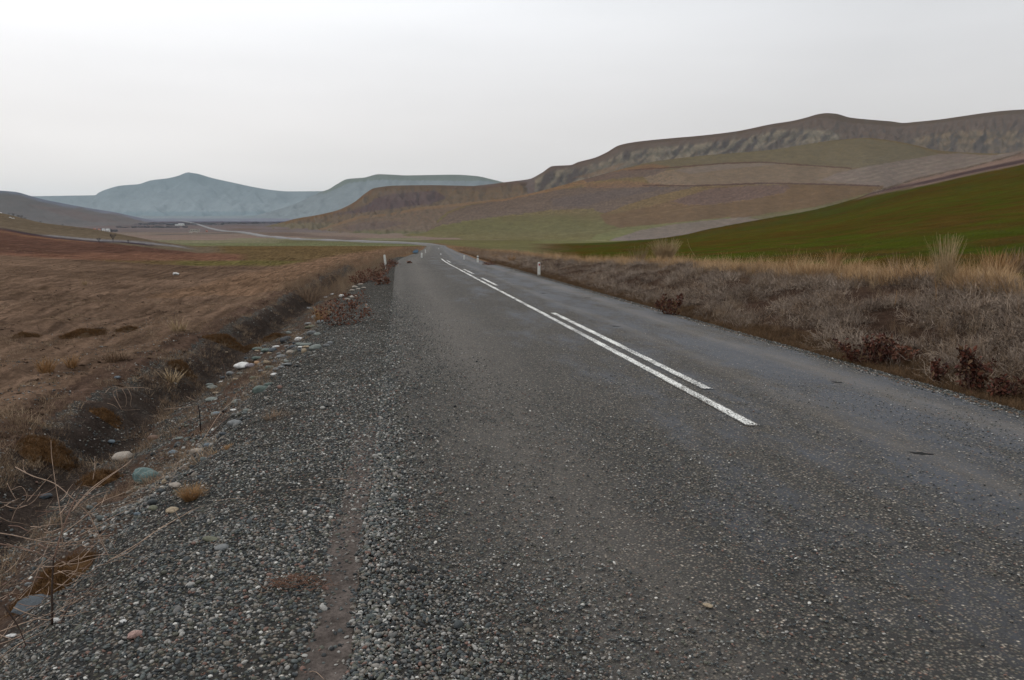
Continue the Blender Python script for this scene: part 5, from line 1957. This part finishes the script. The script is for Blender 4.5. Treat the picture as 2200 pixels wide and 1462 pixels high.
# bundle of roots on the gravel
P, D = hit(632, 1262)
root = empty('root_bundle', P)
tag(root, 'tangle of reddish dry roots lying on the foreground gravel', 'roots')
mb = MB()
r3 = random.Random(9)
M_root = simple('reddish_root', (.17, .095, .065), .9, .1, .3, 30)
for i in range(58):
    a = r3.uniform(-.5, .6) + (math.pi if r3.random() < .4 else 0)
    x_, y_ = r3.gauss(0, .055), r3.gauss(0, .038)
    z_ = .012
    pts = [(x_, y_, z_)]
    for k_ in range(4):
        x_ += math.cos(a) * .024
        y_ += math.sin(a) * .022
        z_ = .010 + r3.random() * .035
        a += r3.uniform(-.6, .6)
        pts.append((x_, y_, z_))
    MB().tube(pts, .0016, .0008, 4).build('root', M_root, root, True)
for (p_, y_, lab, an, ln) in ((735, 1033, 'pale straw stem lying on the shoulder gravel, upper one', -.4, .20), (692, 1450, 'short pale straw at the bottom of the shoulder gravel', -.8, .09), (665, 1058, 'long thin straw lying on the gravel left of the dirt strip', .0, .22),
                             (500, 1080, 'thin straw on the gravel right of the orange tuft', .1, .2)):
    P, D = hit(p_, y_)
    pts = [(math.cos(an) * t * ln - ln / 2, math.sin(an) * t * ln * .8 + .01 * math.sin(t * 5), .014 + .006 * math.sin(t * 3)) for t in np.linspace(0, 1, 6)]
    tag(MB().tube(pts, .0018, .001, 4).build('straw', M_twig, None, True, P), lab, 'straw')

# ------------------------------------------------------------------ leafy dead bushes
M_leaf = None


def leaf_mat(name, cols):
    m, nt, b = new_mat(name)
    a = N(nt, 'ShaderNodeAttribute', attribute_name='tint')
    r = ramp(nt, [(i / (len(cols) - 1), c) for i, c in enumerate(cols)])
    s = N(nt, 'ShaderNodeSeparateColor')
    L(nt, a.outputs['Color'], s.inputs[0])
    L(nt, s.outputs[0], r.inputs[0])
    L(nt, r.outputs['Color'], b.inputs['Base Color'])
    b.inputs['Roughness'].default_value = .75
    b.inputs['Specular IOR Level'].default_value = .25
    return m


M_leafr = leaf_mat('dead_red_leaves', [(.05, .022, .015), (.13, .050, .028), (.17, .075, .045), (.09, .035, .022), (.26, .15, .10)])
M_leafd = leaf_mat('dead_dark_leaves', [(.022, .010, .008), (.07, .020, .013), (.12, .038, .020), (.035, .014, .010), (.17, .10, .055)])


def leaf_bush(p, y, wpx, hpx, nst, nleaf, mat, label, seed, leaf=.03, spires=False, group=None):
    if spires:
        nleaf, leaf, y, hpx = int(nleaf * 2.0), leaf * 1.4, y + 11, hpx * 1.25
    P, D = hit(p, y)
    k = D / FPX
    W, Hh = wpx * k, hpx * k
    r_ = np.random.RandomState(seed)
    root = empty('leafy_bush', P)
    tag(root, label, 'bush', group)
    tips = []
    for i in range(nst):
        u = (i + .5) / nst * 2 - 1 + r_.randn() * .08
        hgt = Hh * (.45 + .55 * r_.rand()) * (1 - .25 * abs(u))
        pts = [Vector((u * W * .18, r_.randn() * W * .06, -.03))]
        tx, ty = u * W * .5, r_.randn() * W * .18
        for t in (.35, .7, 1.0):
            pts.append(Vector((pts[0].x + (tx - pts[0].x) * t, pts[0].y + (ty - pts[0].y) * t + r_.randn() * .02, hgt * t ** .8)))
        MB().tube(pts, .006, .002, 4).build('stem', M_twigm, root, True)
        tips.append(pts)
    V, Fc, tint = [], [], []
    per = nleaf // nst
    for pts in tips:
        for j in range(per):
            t = r_.rand() ** (.8 if spires else .6) * 2.99
            i0 = int(t)
            c = pts[i0].lerp(pts[i0 + 1], t - i0) + Vector(r_.randn(3) * (W * (.035 if spires else .06)) + 1e-6)
            c.z = max(c.z, .01)
            Lf = leaf * (.6 + .8 * r_.rand())
            d = Vector(r_.randn(3)).normalized()
            n_ = d.orthogonal().normalized()
            n_ = Matrix.Rotation(r_.rand() * 6.28, 3, d) @ n_
            s_v = d.cross(n_)
            o = len(V)
            # folded, pointed leaf: 6 points
            V += [c, c + d * Lf * .35 + s_v * Lf * .26 + n_ * Lf * .10, c + d * Lf * .75 + s_v * Lf * .18 + n_ * Lf * .05, c + d * Lf - n_ * Lf * .12,
                  c + d * Lf * .75 - s_v * Lf * .18 + n_ * Lf * .05, c + d * Lf * .35 - s_v * Lf * .26 + n_ * Lf * .10, c + d * Lf * .5 - n_ * Lf * .04]
            Fc += [(o, o + 1, o + 6), (o + 1, o + 2, o + 6), (o + 2, o + 3, o + 6), (o + 3, o + 4, o + 6), (o + 4, o + 5, o + 6), (o + 5, o, o + 6)]
            tint += [r_.rand()] * 7
    me = mesh_from('leaves', np.array([v[:] for v in V]), np.array(Fc), False)
    tt_ = np.array(tint)
    set_attr(me, 'tint', np.stack([tt_] * 3, 1))
    o = obj('leaves', me, mat, root)
    o['kind'] = 'stuff'
    return root


leaf_bush(738, 698, 115, 62, 12, 620, M_leafr, 'large red-brown leafy bush on the shoulder edge above the stone heap', 1, .05)
leaf_bush(775, 652, 36, 34, 4, 70, M_leafr, 'small leafy sprig sticking up right of the large red-brown bush', 2, .05)
leaf_bush(742, 640, 26, 14, 4, 60, M_leafr, 'tiny leafy clump behind the large bush next to the pale stones', 3, .06)
for i, (p_, y_, w_, h_, lb) in enumerate([
        (792, 606, 60, 28, 'nearest of the brown leafy bushes lining the far left edge of the road'),
        (812, 598, 50, 26, 'second brown leafy bush along the far left edge of the road'),
        (772, 612, 50, 22, 'low leafy bush at the lower left of the far roadside row'),
        (830, 582, 36, 20, 'leafy bush at the foot of the near white post on the left'),
        (843, 573, 26, 15, 'farthest leafy bush, right of the near white post on the left'),
        (820, 612, 40, 20, 'dark leafy bush at the road side of the row below the white post')]):
    leaf_bush(p_, y_, w_, h_, 7, 240, M_leafr, lb, 20 + i, .07)
leaf_bush(878, 566, 8, 5, 3, 40, M_leafr, 'small brown bush at the corner of the gravel shoulder beyond the dip', 31, .12)
leaf_bush(1440, 665, 76, 46, 7, 170, M_leafd, 'thin dark-leaved bush with two spires at the foot of the right bank', 5, .045, True)
leaf_bush(1875, 778, 140, 62, 13, 420, M_leafd, 'wide dark-leaved bush at the foot of the bank, second from the right', 6, .04, True)
leaf_bush(2085, 838, 90, 105, 10, 360, M_leafd, 'tallest dark-leaved bush by the road at the right with a pointed top', 7, .038, True)
leaf_bush(2160, 845, 80, 42, 8, 200, M_leafd, 'low dark-leaved bush cut by the right edge of the picture', 8, .038, True)
leaf_bush(2012, 818, 40, 50, 5, 110, M_leafd, 'small dark-leaved bush just left of the tallest one by the road', 10, .038, True)
leaf_bush(1050, 570, 30, 9, 6, 160, M_leafr, 'low red-brown bush at the right road edge before the dip', 9, .08)
leaf_bush(1940, 770, 60, 36, 6, 120, M_leafr, 'reddish leafy sprigs right of the wide dark-leaved bush', 12, .038, True)

# ------------------------------------------------------------------ roadside marker posts
M_post = simple('post_white', (.60, .60, .56), .6, .3, .12, 8)
M_cap = simple('post_black', (.03, .03, .03), .6, .3, .1, 8)
M_red = simple('reflector_red', (.28, .02, .015), .35, .5, .1, 8)


def post(p, y, hpx, label, red=False, lean=0.0, wm=.11, band_=True):
    P, D = hit(p, y)
    k = D / FPX
    h = hpx * k
    r = empty('marker_post', P)
    r.rotation_euler = (0, lean, 0)
    tag(r, label, 'marker post', 'roadside marker posts')
    MB().box((-wm / 2, -.05, -.1), (wm / 2, .05, h * .93), .88).build('post_body', M_post, r)
    MB().box((-wm * .43, -.043, h * .931), (wm * .43, .043, h), .8).build('post_top', M_post, r)
    if red:
        MB().box((-wm * .30, -.058, h * .74), (wm * .30, -.046, h * .90)).build('reflector', M_red, r)
    elif band_:
        MB().box((-wm * .46, -.049, h * .68), (wm * .46, .049, h * .80)).build('dark_band', M_cap, r)
    return r


post(829, 578, 30, 'plain white marker post on the left leaning over leafy bushes', lean=-.08, band_=False, wm=.12)
post(1158, 592, 28, 'white marker post with a red reflector on the right verge', red=True, wm=.11)
post(1026.5, 564, 14, 'marker post with dark band on the right, second nearest after the red-reflector one', wm=.12)
post(997.5, 558, 9, 'small marker post on the right at the dip, farthest of the right ones', wm=.11, band_=False)
post(906, 554, 10, 'pale orange marker post on the left bend beyond the dip, nearer of two', wm=.13, band_=False)
post(914, 544, 7, 'farthest marker post on the left at the bend', wm=.13, band_=False)

# ditch water
P, D = hit(892, 552)
V, n_ = [], 26
cen = [at_bearing(891, 92), at_bearing(891.5, 104), at_bearing(892.5, 118), at_bearing(893.5, 134), at_bearing(894.5, 150)]
wd = [.28, .36, .40, .34, .22]
Vw = []
for (cx_, cy_), w_ in zip(cen, wd):
    for s_i in (-1, 1):
        Vw.append((cx_ + s_i * w_, cy_, float(H(cx_, cy_)) + .10))
me = mesh_from('water', np.array(Vw), [(2 * i, 2 * i + 1, 2 * i + 3, 2 * i + 2) for i in range(4)])
mw, ntw, bw = new_mat('ditch_water')
bw.inputs['Base Color'].default_value = (.055, .085, .115, 1)
bw.inputs['Specular IOR Level'].default_value = .0
bw.inputs['Roughness'].default_value = .6
tag(obj('water', me, mw), 'narrow strip of blue-grey standing water in the ditch beyond the dip', kind='structure')

# ------------------------------------------------------------------ far houses and trees
M_wall = simple('whitewash', (.62, .61, .58), .8, .2, .08, .3)
M_wallb = simple('beige_render', (.42, .38, .32), .8, .2, .08, .3)
M_roof = simple('tin_roof', (.42, .42, .42), .6, .3, .1, .3)
M_roofr = simple('tile_roof', (.30, .12, .08), .8, .2, .15, .5)
M_win = simple('window_dark', (.03, .035, .04), .3, .5, .1, .5)


def house(p, y, wpx, hpx, label, wall=M_wall, roof=M_roof, nwin=3, gable=True, D=None, depth=.7, group=None):
    if D is None:
        P, D = hit(p, y)
    else:
        x_, y_ = at_bearing(p, D)
        P = Vector((x_, y_, float(H(x_, y_))))
    k = D / FPX
    w, h = wpx * k, hpx * k
    r = empty('house', P, -YAW)
    tag(r, label, 'house', group)
    hh = h * (.68 if gable else .9)
    MB().box((-w / 2, -w * depth / 2, -1.5), (w / 2, w * depth / 2, hh)).build('wall', wall, r)
    e_ = w * .04
    d2 = w * depth / 2 + e_
    mb = MB()
    if gable:
        mb.add([(-w / 2 - e_, -d2, hh + .01), (w / 2 + e_, -d2, hh + .01), (w / 2 + e_, d2, hh + .01), (-w / 2 - e_, d2, hh + .01), (-w / 2 - e_, 0, h), (w / 2 + e_, 0, h)],
               [(0, 1, 5, 4), (2, 3, 4, 5), (1, 2, 5), (3, 0, 4), (3, 2, 1, 0)])
    else:
        mb.box((-w / 2 - e_, -d2, hh + .01), (w / 2 + e_, d2, h))
    mb.build('roof', roof, r)
    for i in range(nwin):
        cx_ = -w / 2 + w * (i + .5) / nwin
        o = MB().box((cx_ - w * .06, -w * depth / 2 - .08, hh * .35), (cx_ + w * .06, -w * depth / 2 + .02, hh * .72)).build('window' if i != nwin // 2 else 'door', M_win, r)
    return r


house(390, 483.5, 11, 4.6, 'small white house among trees on the far plain, left of the far road', D=2050)
house(380, 483.5, 6, 2.6, 'low white shed left of the small white house on the far plain', D=2060, nwin=2)
house(419, 498, 15, 6.5, 'large beige flat-roofed building on the far plain beside the road', M_wallb, M_wallb, 4, False, D=1150)
house(409.5, 499, 6, 4, 'low beige annex at the left end of the beige building', M_wallb, M_wallb, 2, False, D=1120)
house(444, 497, 4, 3, 'small brown hut right of the beige building', M_roofr, M_roofr, 1, True, D=1180)
house(203, 500, 5, 9.4, 'leftmost small white house with red roof showing over the left hillside', M_wall, M_roofr, 2, D=1060)
house(213, 500, 5, 8.8, 'second of the small houses with red roofs over the left hillside', M_wall, M_roofr, 2, D=1080)
house(222, 500, 5.5, 9.6, 'white gabled house over the left hillside, brightest of the row', M_wall, M_roof, 2, D=1030)
house(231.5, 500, 7, 8.8, 'white long house at the right end of the row over the left hillside', M_wall, M_roof, 3, D=1050)
house(3, 457, 6, 3, 'white hut on the crest at the left edge of the picture', M_wall, M_roof, 1, D=305)
for (p_, y_, w_) in ((22, 467.5, 4), (28, 469.5, 5)):
    stone(p_, y_, w_ * 1.5, 3.0, 'white', 'pale rock on the grassy crest near the left edge, %s' % ('upper left one' if p_ < 25 else 'lower right one'), block=True, name='field_rock')

M_bark = simple('bare_wood', (.06, .052, .056), .9, .1, .2, 3)


def bare_tree(name, p, y, hpx, label, seed, D=None, spread=.55, nb=5, group=None, depth=4, trunk=.28):
    if D is None:
        P, D = hit(p, y)
    else:
        x_, y_ = at_bearing(p, D)
        P = Vector((x_, y_, float(H(x_, y_)) - .1))
    h = hpx * D / FPX
    r_ = random.Random(seed)
    root = empty(name, P)
    tag(root, label, 'tree' if name == 'bare_tree' else 'shrub', group)
    MB().tube([(0, 0, -.2), (h * .01, 0, h * trunk * .6), (0, 0, h * trunk)], h * .03, h * .02, 5).build('trunk', M_bark, root, True)
    mb = MB()

    def grow(p, d, l, r, lev):
        q = p + d * l * .5 + Vector((r_.uniform(-.05, .05), r_.uniform(-.05, .05), 0)) * l
        e2 = p + d * l
        mb.tube([p, q, e2], r, r * .6, 3)
        if lev == 0:
            return
        for _ in range(3 if lev > 1 else 4):
            dd = (d + Vector((r_.uniform(-1, 1), r_.uniform(-1, 1), r_.uniform(-.3, .8))) * spread).normalized()
            grow(e2, dd, l * r_.uniform(.55, .8), r * .6, lev - 1)
    for i in range(nb):
        a = 2 * math.pi * i / nb + r_.random()
        d = Vector((math.cos(a) * spread, math.sin(a) * spread, 1)).normalized()
        grow(Vector((0, 0, h * trunk * r_.uniform(.8, 1))), d, h * .26, h * .026, depth - 1)
    mb.build('crown', M_bark, root, True)
    return root


bare_tree('bare_tree', 180, 492, 16, 'dark bare tree standing out beyond the left hillside, before the small houses', 1, D=900, spread=.8)
bare_tree('bare_tree', 163, 491, 9, 'lower bare tree just left of the dark bare tree beyond the hillside', 2, D=905, spread=.9)
bare_tree('bare_tree', 243, 520, 19, 'bare tree standing in the hedge line on the slope right of the small houses', 3, spread=.6)
bare_tree('bare_tree', 213, 523, 13, 'smaller bare tree in the hedge line below the small houses', 4, spread=.6)
bare_tree('bare_shrub', 276, 522, 9, 'bare shrub in the hedge line right of the bare tree on the slope', 5, spread=.9, trunk=.1)
for i, (p_, dy, h_) in enumerate([(22, 0, 7), (31, 1, 9), (41, 0, 8), (48, 1, 10), (56, 0, 7)]):
    bare_tree('bare_shrub', p_, 0, h_, ['first bare shrub on the crest from the left edge', 'second bare shrub on the crest, taller', 'third bare shrub on the left crest', 'tallest bare shrub on the left crest', 'last bare shrub of the row on the left crest'][i],
              10 + i, D=295, spread=1.0, trunk=.1, group='bare shrubs on the left crest')
bare_tree('bare_shrub', 88, 0, 6, 'small lone bare shrub further down the left crest', 31, D=284, spread=1.0, trunk=.1)
bare_tree('bare_shrub', 135, 0, 5, 'lowest bare shrub on the left crest, above the dark bare tree', 32, D=272, spread=1.0, trunk=.1)

# far groves on the plain
grove = tuft_mesh('grove_crown', 40, 3.0, 2.0, 5.0, .9, .30, 71, 3, .6, .15)
M_grove = inst_mat('far_bare_groves', [(0, (.08, .08, .09)), (1, (.115, .10, .11))], .95, 0, 'LINEAR', .1, .1)
xs, ys = [], []
for (q0, q1, D0, D1, n) in ((300, 480, 2150, 2350, 110), (360, 400, 2100, 2200, 40), (480, 640, 2350, 2500, 110), (640, 700, 2300, 2400, 60), (250, 400, 1750, 1800, 50), (120, 250, 1200, 1260, 60)):
    q = q0 + (q1 - q0) * rs.rand(n)
    D = D0 + (D1 - D0) * rs.rand(n)
    x, y = at_bearing(q, D)
    xs.append(x)
    ys.append(y)
x, y = np.concatenate(xs), np.concatenate(ys)
n = len(x)
s = .7 + .8 * rs.rand(n)
scatter('far_grove', np.stack([x, y, H(x, y) - .5], 1), up_rot(n, .05), np.stack([s] * 3, 1), np.zeros(n, int), [grove], M_grove, 'dark line of distant bare trees across the valley floor')

# cracks and potholes in the surface
M_hole = simple('bitumen_hole', (.018, .018, .018), .9, .1, .3, 30)
for i, (p_, y_, w_, h_, lab) in enumerate([(1978, 973, 46, 12, 'dark ragged crack in the near right lane'), (1322, 702, 24, 3.5, 'dark crack in the right lane beside the white dash'), (1168, 631, 16, 2.5, 'small dark crack far up the right lane'),
                                          (1263, 641, 16, 2.5, 'small dark crack near the right edge of the lane'), (1800, 822, 30, 5, 'thin dark crack at the right edge of the road')]):
    P, D = hit(p_, y_)
    k = D / FPX
    a = w_ * .5 * k
    bq = h_ * .5 * k / (1.6 / D)
    n_ = 22
    V = [(0, 0, .0)]
    r_ = random.Random(i)
    for j in range(n_):
        t = 2 * math.pi * j / n_
        q_ = .45 + .75 * r_.random()
        V.append((math.cos(t) * a * q_, math.sin(t) * bq * q_ * .45 - math.cos(t) * a * .35 + .15 * a * math.sin(math.cos(t) * 5 + i), 0))
    me = mesh_from('road_crack', np.array(V), [(0, j + 1, (j + 1) % n_ + 1) for j in range(n_)], False)
    zr = float(road_z_at(P.y))
    o = obj('road_crack', me, M_hole, loc=(P.x, P.y, zr + .004))
    tag(o, lab, kind='structure')

# ------------------------------------------------------------------ air
bm = bmesh.new()
bmesh.ops.create_cube(bm, size=1)
me = bpy.data.meshes.new('haze')
bm.to_mesh(me)
bm.free()
hz = obj('haze', me)
zb_, zt_ = min(GROUND_MIN, -7) - 1.0, 470.0
hz.scale = (22000, 22000, zt_ - zb_)
hz.location = (0, 0, (zt_ + zb_) / 2)
mh = bpy.data.materials.new('air')
mh.use_nodes = True
nh = mh.node_tree
for n_ in list(nh.nodes):
    nh.nodes.remove(n_)
oo = N(nh, 'ShaderNodeOutputMaterial')
pv = N(nh, 'ShaderNodeVolumePrincipled')
pv.inputs['Color'].default_value = (.72, .90, 1.0, 1)
pv.inputs['Density'].default_value = SIGMA
pv.inputs['Anisotropy'].default_value = 0.0
L(nh, pv.outputs[0], oo.inputs['Volume'])
me.materials.append(mh)
tag(hz, 'thin blue haze filling the valley air', kind='stuff')
mh.cycles.homogeneous_volume = True if hasattr(mh.cycles, 'homogeneous_volume') else None
